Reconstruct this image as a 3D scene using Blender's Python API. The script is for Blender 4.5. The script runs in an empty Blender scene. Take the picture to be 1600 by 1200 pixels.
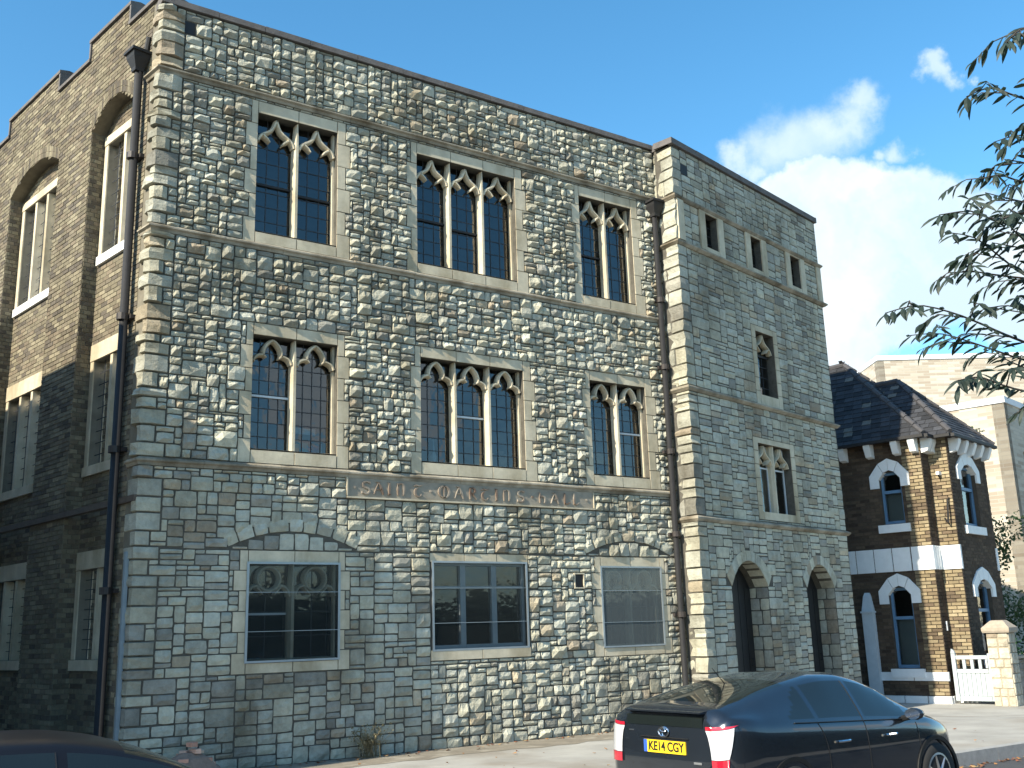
import bpy, math, random
from mathutils import Vector, Matrix
random.seed(11)
scene = bpy.context.scene
COL = scene.collection
R_ = math.radians

# ------------------------------------------------------------------ camera, sky, sun, exposure
cam_d = bpy.data.cameras.new('camera'); cam = bpy.data.objects.new('camera', cam_d); COL.objects.link(cam)
cam_d.sensor_width = 36; cam_d.lens = 36.11; cam_d.clip_end = 3000; cam_d.clip_start = 0.05
CR = ((0.83081419, 0.10627673, 0.54630855), (-0.55573307, 0.21157837, 0.80398716), (-0.03014195, -0.97156567, 0.23484381))
CAM = Vector((-3.6636, -14.8, 1.87))
cam.matrix_world = Matrix(((CR[0][0], -CR[0][1], -CR[0][2], CAM.x), (CR[1][0], -CR[1][1], -CR[1][2], CAM.y),
                           (CR[2][0], -CR[2][1], -CR[2][2], CAM.z), (0, 0, 0, 1)))
scene.camera = cam
scene.render.engine = 'CYCLES'
SUN_A, SUN_E = R_(10.0), R_(34.0)          # azimuth in front of the stone facade, elevation
to_sun = Vector((-math.cos(SUN_A) * math.cos(SUN_E), -math.sin(SUN_A) * math.cos(SUN_E), math.sin(SUN_E)))
sl = bpy.data.lights.new('sun', 'SUN'); sl.energy = 5.0; sl.angle = R_(0.53); sl.color = (1.0, 0.91, 0.74)
sun = bpy.data.objects.new('sun', sl); COL.objects.link(sun)
sun.rotation_euler = (-to_sun).to_track_quat('-Z', 'Y').to_euler()
sun.location = (-20, -6, 25)
vs = scene.view_settings
vs.view_transform = 'Standard'; vs.look = 'None'; vs.gamma = 1; vs.exposure = 0.95; vs.use_curve_mapping = False

world = bpy.data.worlds.new('World'); scene.world = world; world.use_nodes = True
wn = world.node_tree.nodes; wl = world.node_tree.links; wn.clear()
def wnode(t, **k):
    nd = wn.new(t)
    for a, b in k.items(): setattr(nd, a, b)
    return nd
sky = wnode('ShaderNodeTexSky', sky_type='NISHITA', sun_disc=False, sun_elevation=SUN_E,
            sun_rotation=math.atan2(to_sun.x, to_sun.y), air_density=1.0, dust_density=0.4, ozone_density=2.0, altitude=0)
hs = wnode('ShaderNodeHueSaturation'); hs.inputs['Hue'].default_value = 0.488; hs.inputs['Saturation'].default_value = 1.27; hs.inputs['Value'].default_value = 1.0
wl.new(sky.outputs[0], hs.inputs['Color'])
bg1 = wnode('ShaderNodeBackground'); bg1.inputs[1].default_value = 0.14
wl.new(hs.outputs[0], bg1.inputs[0])
tc = wnode('ShaderNodeTexCoord')
nz = wnode('ShaderNodeTexNoise'); nz.inputs['Scale'].default_value = 14; nz.inputs['Detail'].default_value = 9; nz.inputs['Roughness'].default_value = 0.58
wl.new(tc.outputs['Generated'], nz.inputs['Vector'])
sub = wnode('ShaderNodeVectorMath', operation='SUBTRACT'); wl.new(nz.outputs['Color'], sub.inputs[0]); sub.inputs[1].default_value = (.5, .5, .5)
scl = wnode('ShaderNodeVectorMath', operation='SCALE'); wl.new(sub.outputs[0], scl.inputs[0]); scl.inputs['Scale'].default_value = 0.10
wrp = wnode('ShaderNodeVectorMath', operation='ADD'); wl.new(tc.outputs['Generated'], wrp.inputs[0]); wl.new(scl.outputs[0], wrp.inputs[1])
BLOBS = [(0.7237,0.5822,0.3705,0.060),(0.7547,0.5510,0.3561,0.066),(0.7878,0.5168,0.3351,0.066),(0.8154,0.4874,0.3122,0.070),(0.7400,0.5780,0.3450,0.075),
 (0.7505,0.5823,0.3126,0.080),(0.7923,0.5409,0.2823,0.058),(0.7481,0.6089,0.2637,0.070),(0.8343,0.4650,0.2963,0.075),(0.7681,0.5800,0.2712,0.048),(0.8454,0.4649,0.2628,0.055),(0.8600,0.4300,0.2750,0.075),(0.7400,0.6300,0.2350,0.055)]
THIN = [(0.7034,0.5646,0.4319,0.034),(0.7150,0.5450,0.4370,0.031),(0.7270,0.5250,0.4430,0.024),(0.7343,0.5087,0.4495,0.019),(0.6877,0.5901,0.4229,0.021),(0.7657,0.4975,0.4078,0.015),(0.7560,0.5120,0.4075,0.010),(0.7651,0.4478,0.4627,0.013),(0.7760,0.4330,0.4590,0.009)]
rb = random.Random(5)
for k in range(9):                                    # more fair-weather cloud round the rest of the horizon
    az = R_(200 + k * 33 + rb.uniform(-8, 8)); el = R_(rb.uniform(12, 30))
    if -20 < (math.degrees(az) % 360) < 110 or (math.degrees(az) % 360) > 340: continue
    for j in range(4):
        a2 = az + rb.uniform(-.1, .1); e2 = el + rb.uniform(-.04, .04)
        BLOBS.append((math.cos(a2) * math.cos(e2), math.sin(a2) * math.cos(e2), math.sin(e2), rb.uniform(.03, .07)))
def cloud_field(blobs):
    prev = None
    for (x, y, z, r) in blobs:
        dd = wnode('ShaderNodeVectorMath', operation='DISTANCE'); wl.new(wrp.outputs[0], dd.inputs[0]); dd.inputs[1].default_value = (x, y, z)
        mm = wnode('ShaderNodeMath', operation='MULTIPLY_ADD'); wl.new(dd.outputs['Value'], mm.inputs[0]); mm.inputs[1].default_value = -1 / r; mm.inputs[2].default_value = 1
        if prev is None: prev = mm
        else:
            mx = wnode('ShaderNodeMath', operation='SMOOTH_MAX'); mx.inputs[2].default_value = 0.2
            wl.new(prev.outputs[0], mx.inputs[0]); wl.new(mm.outputs[0], mx.inputs[1]); prev = mx
    return prev
ramp = wnode('ShaderNodeMapRange', interpolation_type='SMOOTHSTEP'); ramp.inputs['From Min'].default_value = 0.0; ramp.inputs['From Max'].default_value = 0.26
wl.new(cloud_field(BLOBS).outputs[0], ramp.inputs['Value'])
ramp2 = wnode('ShaderNodeMapRange', interpolation_type='SMOOTHSTEP'); ramp2.inputs['From Min'].default_value = -0.35; ramp2.inputs['From Max'].default_value = 0.75; ramp2.inputs['To Max'].default_value = 0.72
wl.new(cloud_field(THIN).outputs[0], ramp2.inputs['Value'])
wisp = wnode('ShaderNodeTexNoise'); wisp.inputs['Scale'].default_value = 3.2; wisp.inputs['Detail'].default_value = 7
wl.new(wrp.outputs[0], wisp.inputs['Vector'])
wr = wnode('ShaderNodeMapRange', interpolation_type='SMOOTHSTEP'); wr.inputs['From Min'].default_value = .60; wr.inputs['From Max'].default_value = .85; wr.inputs['To Max'].default_value = .35
wl.new(wisp.outputs['Fac'], wr.inputs['Value'])
cmx = wnode('ShaderNodeMath', operation='MAXIMUM'); cm0 = wnode('ShaderNodeMath', operation='MAXIMUM'); wl.new(ramp.outputs[0], cm0.inputs[0]); wl.new(ramp2.outputs[0], cm0.inputs[1]); wl.new(cm0.outputs[0], cmx.inputs[0]); wl.new(wr.outputs[0], cmx.inputs[1])
bg2 = wnode('ShaderNodeBackground'); bg2.inputs[0].default_value = (0.90, 0.98, 1.0, 1); bg2.inputs[1].default_value = 0.66
cn = wnode('ShaderNodeTexNoise'); cn.inputs['Scale'].default_value = 7; cn.inputs['Detail'].default_value = 5; wl.new(wrp.outputs[0], cn.inputs['Vector'])
cmr = wnode('ShaderNodeMapRange'); cmr.inputs['From Min'].default_value = .42; cmr.inputs['From Max'].default_value = .62; wl.new(cn.outputs['Fac'], cmr.inputs['Value'])
cmix = wnode('ShaderNodeMix', data_type='RGBA'); cmix.inputs[6].default_value = (.62, .78, .90, 1); cmix.inputs[7].default_value = (.92, .98, 1.0, 1); wl.new(cmr.outputs[0], cmix.inputs[0]); wl.new(cmix.outputs[2], bg2.inputs[0])
mixs = wnode('ShaderNodeMixShader'); wl.new(cmx.outputs[0], mixs.inputs[0]); wl.new(bg1.outputs[0], mixs.inputs[1]); wl.new(bg2.outputs[0], mixs.inputs[2])
wo = wnode('ShaderNodeOutputWorld'); wl.new(mixs.outputs[0], wo.inputs[0])

# ------------------------------------------------------------------ materials
MATS = {}
def material(name, col, rough=0.8, attr=False, var=0.0, vscale=3.0, bump=0.0, bscale=30.0, metallic=0.0, stain=None, coat=0.0, spec=0.5, detail=5, col2=None):
    """procedural principled material: base colour (times the per-piece tint), noise variation, stains with a shape of their own, relief"""
    if name in MATS: return MATS[name]
    m = bpy.data.materials.new(name); m.use_nodes = True; nt = m.node_tree; N = nt.nodes; L = nt.links
    b = N['Principled BSDF']; b.inputs['Roughness'].default_value = rough; b.inputs['Metallic'].default_value = metallic
    b.inputs['Coat Weight'].default_value = coat; b.inputs['Specular IOR Level'].default_value = spec
    geo = N.new('ShaderNodeNewGeometry')
    cur = None
    if attr:
        a = N.new('ShaderNodeAttribute'); a.attribute_name = 'tint'; cur = a.outputs['Color']
        if col != (1, 1, 1):
            mu = N.new('ShaderNodeMix'); mu.data_type = 'RGBA'; mu.blend_type = 'MULTIPLY'; mu.inputs[0].default_value = 1
            L.new(cur, mu.inputs[6]); mu.inputs[7].default_value = (*col, 1); cur = mu.outputs[2]
    else:
        rgb = N.new('ShaderNodeRGB'); rgb.outputs[0].default_value = (*col, 1); cur = rgb.outputs[0]
    if var:
        n = N.new('ShaderNodeTexNoise'); n.inputs['Scale'].default_value = vscale; n.inputs['Detail'].default_value = detail; n.inputs['Roughness'].default_value = .65
        L.new(geo.outputs['Position'], n.inputs['Vector'])
        mr = N.new('ShaderNodeMapRange'); mr.inputs['From Min'].default_value = .25; mr.inputs['From Max'].default_value = .75
        mr.inputs['To Min'].default_value = 1 - var; mr.inputs['To Max'].default_value = 1 + var
        L.new(n.outputs['Fac'], mr.inputs['Value'])
        vm = N.new('ShaderNodeVectorMath'); vm.operation = 'SCALE'; L.new(cur, vm.inputs[0]); L.new(mr.outputs[0], vm.inputs['Scale']); cur = vm.outputs[0]
    if col2:
        c2, sc, lo, hi, amt = col2
        n = N.new('ShaderNodeTexNoise'); n.inputs['Scale'].default_value = sc; n.inputs['Detail'].default_value = 6
        L.new(geo.outputs['Position'], n.inputs['Vector'])
        mr = N.new('ShaderNodeMapRange'); mr.inputs['From Min'].default_value = lo; mr.inputs['From Max'].default_value = hi; mr.inputs['To Max'].default_value = amt
        L.new(n.outputs['Fac'], mr.inputs['Value'])
        mu = N.new('ShaderNodeMix'); mu.data_type = 'RGBA'; L.new(mr.outputs[0], mu.inputs[0]); L.new(cur, mu.inputs[6]); mu.inputs[7].default_value = (*c2, 1); cur = mu.outputs[2]
    if stain:
        c2, sc, lo, hi, amt = stain
        mp = N.new('ShaderNodeMapping'); mp.inputs['Scale'].default_value = (1, 1, .35); L.new(geo.outputs['Position'], mp.inputs['Vector'])
        n = N.new('ShaderNodeTexNoise'); n.inputs['Scale'].default_value = sc; n.inputs['Detail'].default_value = 8; n.inputs['Roughness'].default_value = .6
        L.new(mp.outputs[0], n.inputs['Vector'])
        mr = N.new('ShaderNodeMapRange'); mr.inputs['From Min'].default_value = lo; mr.inputs['From Max'].default_value = hi; mr.inputs['To Max'].default_value = amt
        L.new(n.outputs['Fac'], mr.inputs['Value'])
        mu = N.new('ShaderNodeMix'); mu.data_type = 'RGBA'; mu.blend_type = 'MULTIPLY'; L.new(mr.outputs[0], mu.inputs[0]); L.new(cur, mu.inputs[6]); mu.inputs[7].default_value = (*c2, 1); cur = mu.outputs[2]
    L.new(cur, b.inputs['Base Color'])
    if bump:
        n = N.new('ShaderNodeTexNoise'); n.inputs['Scale'].default_value = bscale; n.inputs['Detail'].default_value = 6; n.inputs['Roughness'].default_value = .7
        L.new(geo.outputs['Position'], n.inputs['Vector'])
        bp = N.new('ShaderNodeBump'); bp.inputs['Strength'].default_value = 1.0; bp.inputs['Distance'].default_value = bump
        L.new(n.outputs['Fac'], bp.inputs['Height']); L.new(bp.outputs[0], b.inputs['Normal'])
    MATS[name] = m; return m

def glass_material(name, tint=(.75, .8, .8), refl=1.0, haze=None, rough=0.015, ior=1.95):
    m = bpy.data.materials.new(name); m.use_nodes = True; nt = m.node_tree; N = nt.nodes; L = nt.links; N.clear()
    o = N.new('ShaderNodeOutputMaterial'); tr = N.new('ShaderNodeBsdfTransparent'); tr.inputs[0].default_value = (*tint, 1)
    gl = N.new('ShaderNodeBsdfGlossy'); gl.inputs['Roughness'].default_value = rough; gl.inputs[0].default_value = (refl, refl, refl, 1)
    fr = N.new('ShaderNodeFresnel'); fr.inputs[0].default_value = ior
    geo = N.new('ShaderNodeNewGeometry'); n = N.new('ShaderNodeTexNoise'); n.inputs['Scale'].default_value = 5.0
    L.new(geo.outputs['Position'], n.inputs['Vector'])
    bp = N.new('ShaderNodeBump'); bp.inputs['Distance'].default_value = 0.005; bp.inputs['Strength'].default_value = .6; L.new(n.outputs['Fac'], bp.inputs['Height']); L.new(bp.outputs[0], gl.inputs['Normal'])
    base = tr.outputs[0]
    if haze:
        df = N.new('ShaderNodeBsdfDiffuse'); df.inputs[0].default_value = (*haze[0], 1)
        mh = N.new('ShaderNodeMixShader'); mh.inputs[0].default_value = haze[1]; L.new(base, mh.inputs[1]); L.new(df.outputs[0], mh.inputs[2]); base = mh.outputs[0]
    mx = N.new('ShaderNodeMixShader'); L.new(fr.outputs[0], mx.inputs[0]); L.new(base, mx.inputs[1]); L.new(gl.outputs[0], mx.inputs[2])
    L.new(mx.outputs[0], o.inputs[0]); MATS[name] = m; return m

STAIN = ((.40, .37, .33), 1.0, .46, .72, .95)
M_STONE = material('ragstone', (1, 1, 1), .88, attr=True, var=.22, vscale=9, bump=.030, bscale=20, stain=STAIN, spec=.25)
M_MORTAR = material('dark_lime_mortar', (.095, .088, .073), .95, var=.35, vscale=6, bump=.01, bscale=50, spec=.2)
M_ASHLAR = material('limestone_dressing', (.55, .485, .36), .85, var=.18, vscale=4, bump=.005, bscale=40, stain=((.50, .46, .38), 1.3, .44, .72, .9), spec=.25)
M_STRING = material('weathered_string_course', (.34, .305, .24), .9, var=.3, vscale=3.5, bump=.008, bscale=35, stain=((.35, .32, .28), 1.6, .42, .66, .95), spec=.2)
M_COPING = material('weathered_coping', (.13, .12, .115), .9, var=.3, vscale=4, bump=.008, bscale=40, spec=.25)
M_BRICK = material('stock_brick', (1, 1, 1), .9, attr=True, var=.2, vscale=14, bump=.004, bscale=90, stain=((.5, .46, .42), .8, .45, .75, .7), spec=.2)
M_BMORTAR = material('brick_mortar', (.17, .155, .12), .95, var=.25, vscale=5, bump=.004, bscale=60, spec=.2)
M_PIPE = material('black_cast_iron', (.011, .011, .012), .65, var=.3, vscale=8, bump=.002, bscale=60)
M_RUSTPIPE = material('weathered_pipe', (.03, .024, .022), .6, var=.4, vscale=6, bump=.002, bscale=60)
M_LEAD = material('lead_came', (.03, .032, .036), .6, var=.2)
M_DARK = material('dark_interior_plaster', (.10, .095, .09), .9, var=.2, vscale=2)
M_DOOR = material('black_door_paint', (.012, .012, .013), .5, var=.3, vscale=6)
M_WHITE = material('white_masonry_paint', (.74, .75, .74), .6, var=.07, vscale=5, bump=.002, bscale=50)
M_WFRAME = material('grey_white_frame_paint', (.52, .56, .58), .5, var=.08, vscale=8)
M_BLUEF = material('blue_frame_paint', (.10, .20, .32), .5, var=.1, vscale=8)
M_SLATE = material('roof_slate', (1, 1, 1), .75, attr=True, var=.3, vscale=12, bump=.003, bscale=60, spec=.35)
M_RIDGE = material('ridge_tile', (.06, .058, .062), .8, var=.25, vscale=8, bump=.004, bscale=40)
M_GLASS = glass_material('window_glass', (.55, .62, .66), .95)
M_GUARD = glass_material('guard_sheet', (.62, .66, .68), .8, haze=((.25, .30, .31), .05), rough=.12, ior=1.3)
M_FROST = glass_material('pale_glass', (.55, .6, .62), .9, haze=((.38, .44, .45), .20), rough=.05, ior=1.4)
M_ASPH = material('road_asphalt', (.052, .053, .056), .9, var=.25, vscale=2.0, bump=.004, bscale=120, col2=((.10, .095, .09), .8, .5, .75, .6))
M_PAVE = material('pavement_concrete', (.33, .32, .29), .9, var=.22, vscale=1.3, bump=.003, bscale=60, col2=((.22, .19, .15), .55, .50, .66, .75))
M_KERB = material('kerb_granite', (.30, .30, .29), .85, var=.2, vscale=9, bump=.004, bscale=70)
M_SOIL = material('ground_earth', (.10, .095, .07), .95, var=.3, vscale=.4)
M_GATE = material('gate_paint_with_shade', (.40, .45, .47), .5, var=.05, vscale=6)  # darkened: the gate's shade is put into its paint colour
M_BARK = material('tree_bark', (.055, .045, .038), .9, var=.35, vscale=9, bump=.01, bscale=30)
M_RUBBLE = material('broken_brick', (1, 1, 1), .9, attr=True, var=.2, vscale=20, bump=.006, bscale=60)

def leaf_material(name, col, back):
    m = bpy.data.materials.new(name); m.use_nodes = True; N = m.node_tree.nodes; L = m.node_tree.links
    b = N['Principled BSDF']; b.inputs['Roughness'].default_value = .6
    oi = N.new('ShaderNodeAttribute'); oi.attribute_name = 'tint'
    geo = N.new('ShaderNodeNewGeometry'); n = N.new('ShaderNodeTexNoise'); n.inputs['Scale'].default_value = 6; L.new(geo.outputs['Position'], n.inputs['Vector'])
    mr = N.new('ShaderNodeMapRange'); mr.inputs['From Min'].default_value = .3; mr.inputs['From Max'].default_value = .7; mr.inputs['To Min'].default_value = .6; mr.inputs['To Max'].default_value = 1.4
    L.new(n.outputs['Fac'], mr.inputs['Value'])
    vm = N.new('ShaderNodeVectorMath'); vm.operation = 'SCALE'; vm.inputs[0].default_value = col; L.new(mr.outputs[0], vm.inputs['Scale'])
    L.new(vm.outputs[0], b.inputs['Base Color'])
    t = N.new('ShaderNodeBsdfTranslucent'); t.inputs[0].default_value = (*back, 1)
    mx = N.new('ShaderNodeMixShader'); mx.inputs[0].default_value = .28
    out = N['Material Output']; L.new(b.outputs[0], mx.inputs[1]); L.new(t.outputs[0], mx.inputs[2]); L.new(mx.outputs[0], out.inputs[0])
    MATS[name] = m; return m
M_LEAF = leaf_material('cherry_leaf', (.024, .040, .030), (.035, .065, .03))
M_IVY = leaf_material('ivy_leaf', (.030, .060, .022), (.05, .11, .03))
M_DRY = leaf_material('dry_weed_leaf', (.24, .20, .11), (.2, .18, .08))

# ------------------------------------------------------------------ mesh helpers
class Fr:
    """a vertical face in the place: u runs along it, w stands out of it, z is height"""
    def __init__(s, o, d, n, k=1.0, z0=0.0): s.o = Vector((o[0], o[1], 0)); s.d = Vector((d[0], d[1], 0)).normalized(); s.n = Vector((n[0], n[1], 0)).normalized(); s.k = k; s.z0 = z0
    def p(s, u, w, z): q = s.o + (s.d * u + s.n * w) * s.k; return (q.x, q.y, z * s.k + s.z0)
WORLD = Fr((0, 0), (1, 0), (0, 1))

class MB:
    def __init__(s): s.v = []; s.f = []; s.c = []; s.uv = {}
    def quad(s, pts, c=(1, 1, 1)):
        i = len(s.v); s.v += [tuple(p) for p in pts]; s.f.append(tuple(range(i, i + len(pts)))); s.c.append(c)
    def box(s, F, u0, u1, w0, w1, z0, z1, c=(1, 1, 1), back=True, taper=0):
        P = F.p; i = len(s.v); t = taper
        s.v += [P(u0, w0, z0), P(u1, w0, z0), P(u1, w0, z1), P(u0, w0, z1), P(u0 + t, w1, z0 + t), P(u1 - t, w1, z0 + t), P(u1 - t, w1, z1 - t), P(u0 + t, w1, z1 - t)]
        fs = [(4, 5, 6, 7), (0, 1, 5, 4), (1, 2, 6, 5), (2, 3, 7, 6), (3, 0, 4, 7)]
        if back: fs.append((0, 3, 2, 1))
        for f in fs: s.f.append(tuple(i + k for k in f)); s.c.append(c)
    def prism(s, F, poly, w0, w1, c=(1, 1, 1)):
        i = len(s.v); n = len(poly); P = F.p
        s.v += [P(u, w0, z) for u, z in poly] + [P(u, w1, z) for u, z in poly]
        s.f.append(tuple(range(i, i + n))); s.f.append(tuple(range(i + n, i + 2 * n))); s.c += [c, c]
        for k in range(n):
            j = (k + 1) % n; s.f.append((i + k, i + j, i + n + j, i + n + k)); s.c.append(c)
    def loft(s, rings, closed=True, caps=True, c=(1, 1, 1)):
        i = len(s.v); n = len(rings[0])
        for r in rings: s.v += [tuple(p) for p in r]
        for a in range(len(rings) - 1):
            for k in range(n if closed else n - 1):
                j = (k + 1) % n; s.f.append((i + a * n + k, i + a * n + j, i + (a + 1) * n + j, i + (a + 1) * n + k)); s.c.append(c)
        if caps and closed:
            s.f.append(tuple(range(i, i + n))); s.c.append(c); b = i + (len(rings) - 1) * n; s.f.append(tuple(range(b, b + n))); s.c.append(c)
    def tube(s, pts, r, k=8, c=(1, 1, 1)):
        rs = r if isinstance(r, (list, tuple)) else [r] * len(pts); rings = []; pts = [Vector(p) for p in pts]; up = None
        for i, p in enumerate(pts):
            t = (pts[min(i + 1, len(pts) - 1)] - pts[max(i - 1, 0)]).normalized()
            a = t.orthogonal().normalized() if up is None else (up - t * up.dot(t)).normalized(); up = a; b = t.cross(a)
            rings.append([p + (a * math.cos(2 * math.pi * q / k) + b * math.sin(2 * math.pi * q / k)) * rs[i] for q in range(k)])
        s.loft(rings, c=c)
    def sweep(s, F, path, sec, c=(1, 1, 1), taper=None):
        """bar of section sec [(a,w)] along a 2-D path [(u,z)] in the face"""
        rings = []; n = len(path)
        for i, (u, z) in enumerate(path):
            a = path[max(i - 1, 0)]; b = path[min(i + 1, n - 1)]; du, dz = b[0] - a[0], b[1] - a[1]; l = math.hypot(du, dz) or 1
            nu, nz_ = -dz / l, du / l; k = 1 if taper is None else taper[i]
            rings.append([F.p(u + nu * q * k, w, z + nz_ * q * k) for q, w in sec])
        s.loft(rings, c=c)
    def build(s, name, mat, parent=None, smooth=False, kind=None, label=None, uv=None):
        me = bpy.data.meshes.new(name); off = parent_origin(parent)
        me.from_pydata([(x - off.x, y - off.y, z - off.z) for x, y, z in s.v], [], s.f); me.update()
        at = me.color_attributes.new('tint', 'FLOAT_COLOR', 'CORNER'); buf = []
        for f, c in zip(s.f, s.c): buf += [c[0], c[1], c[2], 1.0] * len(f)
        at.data.foreach_set('color', buf)
        if smooth: me.polygons.foreach_set('use_smooth', [True] * len(me.polygons))
        if mat: me.materials.append(mat)
        o = bpy.data.objects.new(name, me); COL.objects.link(o)
        if parent: o.parent = parent; o.location = (0, 0, 0)
        if kind: o['kind'] = kind
        if label: o['label'] = label
        return o
ORG = {}
def parent_origin(p):
    v = Vector((0, 0, 0))
    while p is not None: v = v + p.location; p = p.parent
    return v
def thing(name, loc, label, cat, group=None):
    o = bpy.data.objects.new(name, None); COL.objects.link(o); o.location = loc; o.empty_display_size = .3
    o['label'] = label; o['category'] = cat
    if group: o['group'] = group
    return o
def tag(o, label, cat, group=None):
    o['label'] = label; o['category'] = cat
    if group: o['group'] = group
    return o
def lerp(a, b, t): return a + (b - a) * t

def wall_grid(F, u0, u1, z0, z1, ops, th, w=0.0, mb=None):
    """backing wall with openings: front, back and the reveals"""
    mb = mb or MB(); us = sorted({u0, u1} | {o[0] for o in ops} | {o[1] for o in ops}); zs = sorted({z0, z1} | {o[2] for o in ops} | {o[3] for o in ops})
    us = [u for u in us if u0 <= u <= u1]; zs = [z for z in zs if z0 <= z <= z1]
    def solid(i, j):
        if i < 0 or j < 0 or i >= len(us) - 1 or j >= len(zs) - 1: return False
        cu, cz = (us[i] + us[i + 1]) / 2, (zs[j] + zs[j + 1]) / 2
        return not any(o[0] < cu < o[1] and o[2] < cz < o[3] for o in ops)
    P = F.p
    for i in range(len(us) - 1):
        for j in range(len(zs) - 1):
            if not solid(i, j): continue
            a, b, c, d = us[i], us[i + 1], zs[j], zs[j + 1]
            mb.quad([P(a, w, c), P(b, w, c), P(b, w, d), P(a, w, d)]); mb.quad([P(a, w - th, c), P(a, w - th, d), P(b, w - th, d), P(b, w - th, c)])
            if not solid(i - 1, j): mb.quad([P(a, w, c), P(a, w, d), P(a, w - th, d), P(a, w - th, c)])
            if not solid(i + 1, j): mb.quad([P(b, w, c), P(b, w - th, c), P(b, w - th, d), P(b, w, d)])
            if not solid(i, j - 1): mb.quad([P(a, w, c), P(a, w - th, c), P(b, w - th, c), P(b, w, c)])
            if not solid(i, j + 1): mb.quad([P(a, w, d), P(b, w, d), P(b, w - th, d), P(a, w - th, d)])
    return mb

# ------------------------------------------------------------------ rubble stones
def stone_tint(rng, warm=0.0):
    k = rng.random(); g = rng.uniform(.35, .52)
    if k < .03 + warm: return (g * 1.0, g * .86, g * .62)
    if k < .055 + warm: return (g * .82, g * .70, g * .52)
    if k < .42: return (g * 1.04, g * 1.0, g * .78)
    if k < .51: return (g * .70, g * .68, g * .58)
    return (g * 1.0, g * .99, g * .82)
def stone(mb, F, u0, u1, z0, z1, relief, rng, c, w0=0.0, gap=.0035):
    """one rock-faced block: joint edge, arris and a broken face of few facets"""
    g = gap * rng.uniform(.7, 1.5); u0 += g; u1 -= g; z0 += g; z1 -= g
    if u1 - u0 < .03 or z1 - z0 < .025: return
    W, H = u1 - u0, z1 - z0; big = min(1.25, (min(W, H) / .15) ** .6)
    rel = relief * rng.uniform(.55, 1.35) * big; tu, tz = rng.uniform(-.4, .4), rng.uniform(-.35, .35); flat = rng.random() < .15
    ru = .007 / W; rz = .007 / H
    U = [0, min(ru, .2), .34 + rng.uniform(-.08, .08), .66 + rng.uniform(-.08, .08), 1 - min(ru, .2), 1]; Z = [0, min(rz, .22), .5 + rng.uniform(-.14, .14), 1 - min(rz, .22), 1]
    ck = [rng.uniform(.0, .010) * big for _ in range(4)]; i = len(mb.v); jc = [(rng.uniform(-.008, .008), rng.uniform(-.007, .007)) for _ in range(4)]
    for b, vz in enumerate(Z):
        for a, vu in enumerate(U):
            if a in (0, 5) or b in (0, 4): w = w0 - .02
            elif a in (1, 4) or b in (1, 3): w = w0 + rel * rng.uniform(.30, .70)
            else: w = w0 + rel * (rng.uniform(.8, 1.1) if flat else rng.uniform(.75, 1.55))
            if w > w0: w += rel * (tu * (vu - .5) + tz * (vz - .5))
            ju = lerp(lerp(jc[0][0], jc[1][0], vu), lerp(jc[2][0], jc[3][0], vu), vz) * .6; jz = lerp(lerp(jc[0][1], jc[1][1], vu), lerp(jc[2][1], jc[3][1], vu), vz) * .6
            if a in (0, 1, 4, 5) and b in (0, 1, 3, 4): q = ck[(a > 2) + 2 * (b > 2)]; ju += q * (1 if a < 3 else -1); jz += q * (1 if b < 2 else -1) * .8
            mb.v.append(F.p(u0 + W * vu + ju, w, z0 + H * vz + jz))
    for b in range(4):
        for a in range(5):
            k = i + b * 6 + a; mb.f.append((k, k + 1, k + 7, k + 6)); mb.c.append(c)

def lattice(lo, hi, forced, step, rng):
    fs = sorted({round(x, 4) for x in forced if lo - 1e-6 <= x <= hi + 1e-6} | {lo, hi}); out = [fs[0]]
    for a, b in zip(fs, fs[1:]):
        n = max(1, round((b - a) / step)); cuts = [a + (b - a) * (k + (rng.uniform(-.2, .2) if 0 < k < n else 0)) / n for k in range(1, n + 1)]; out += cuts
    return out
def rubble(F, u0, u1, z0, z1, blocked, fu, fz, rng, su=.095, sz=.085, wmin=2, wmax=5, hs=(1, 2, 2, 2, 2, 3)):
    """snecked rubble packing: rectangles of uneven size that leave no gap"""
    us = lattice(u0, u1, fu, su, rng); zs = lattice(z0, z1, fz, sz, rng); nu, nz = len(us) - 1, len(zs) - 1
    free = [[not blocked((us[i] + us[i + 1]) / 2, (zs[j] + zs[j + 1]) / 2) for j in range(nz)] for i in range(nu)]; out = []
    for j in range(nz):
        i = 0
        while i < nu:
            if not free[i][j]: i += 1; continue
            h = rng.choice(hs); w = rng.randint(wmin, wmax) if h < 3 else rng.randint(3, wmax + 1)
            if h == 1: w = max(w, 3)
            run = 0
            while i + run < nu and free[i + run][j] and run < 2 * wmax + 2: run += 1
            if run <= wmax + 1: w = run if run <= wmax else run // 2
            elif run - w == 1: w += 1
            while h > 1 and (j + h > nz or not all(free[i + k][j + q] for k in range(w) for q in range(h))): h -= 1
            for k in range(w):
                for q in range(h): free[i + k][j + q] = False
            out.append((us[i], us[i + w], zs[j], zs[j + h])); i += w
    return out
def lay_stones(F, rects, relief, rng, wall, keep, name='stone', warm=0.0, w0=0.0):
    """the stones that show largest become objects, the rest one joined part"""
    def size(r):
        q = Vector(F.p((r[0] + r[1]) / 2, 0, (r[2] + r[3]) / 2)) - CAM; return -(r[1] - r[0]) * (r[3] - r[2]) / q.length_squared
    order = sorted(rects, key=size); rest = MB()
    for k, r in enumerate(order):
        rel = relief(*r) if callable(relief) else relief; c = stone_tint(rng, warm)
        if k < keep:
            m = MB(); stone(m, F, *r, rel, rng, c, w0)
            if m.f: m.build(name, M_STONE, wall)
        else: stone(rest, F, *r, rel, rng, c, w0)
    if rest.f: rest.build(name + '_rubble', M_STONE, wall, kind='stuff')

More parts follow.
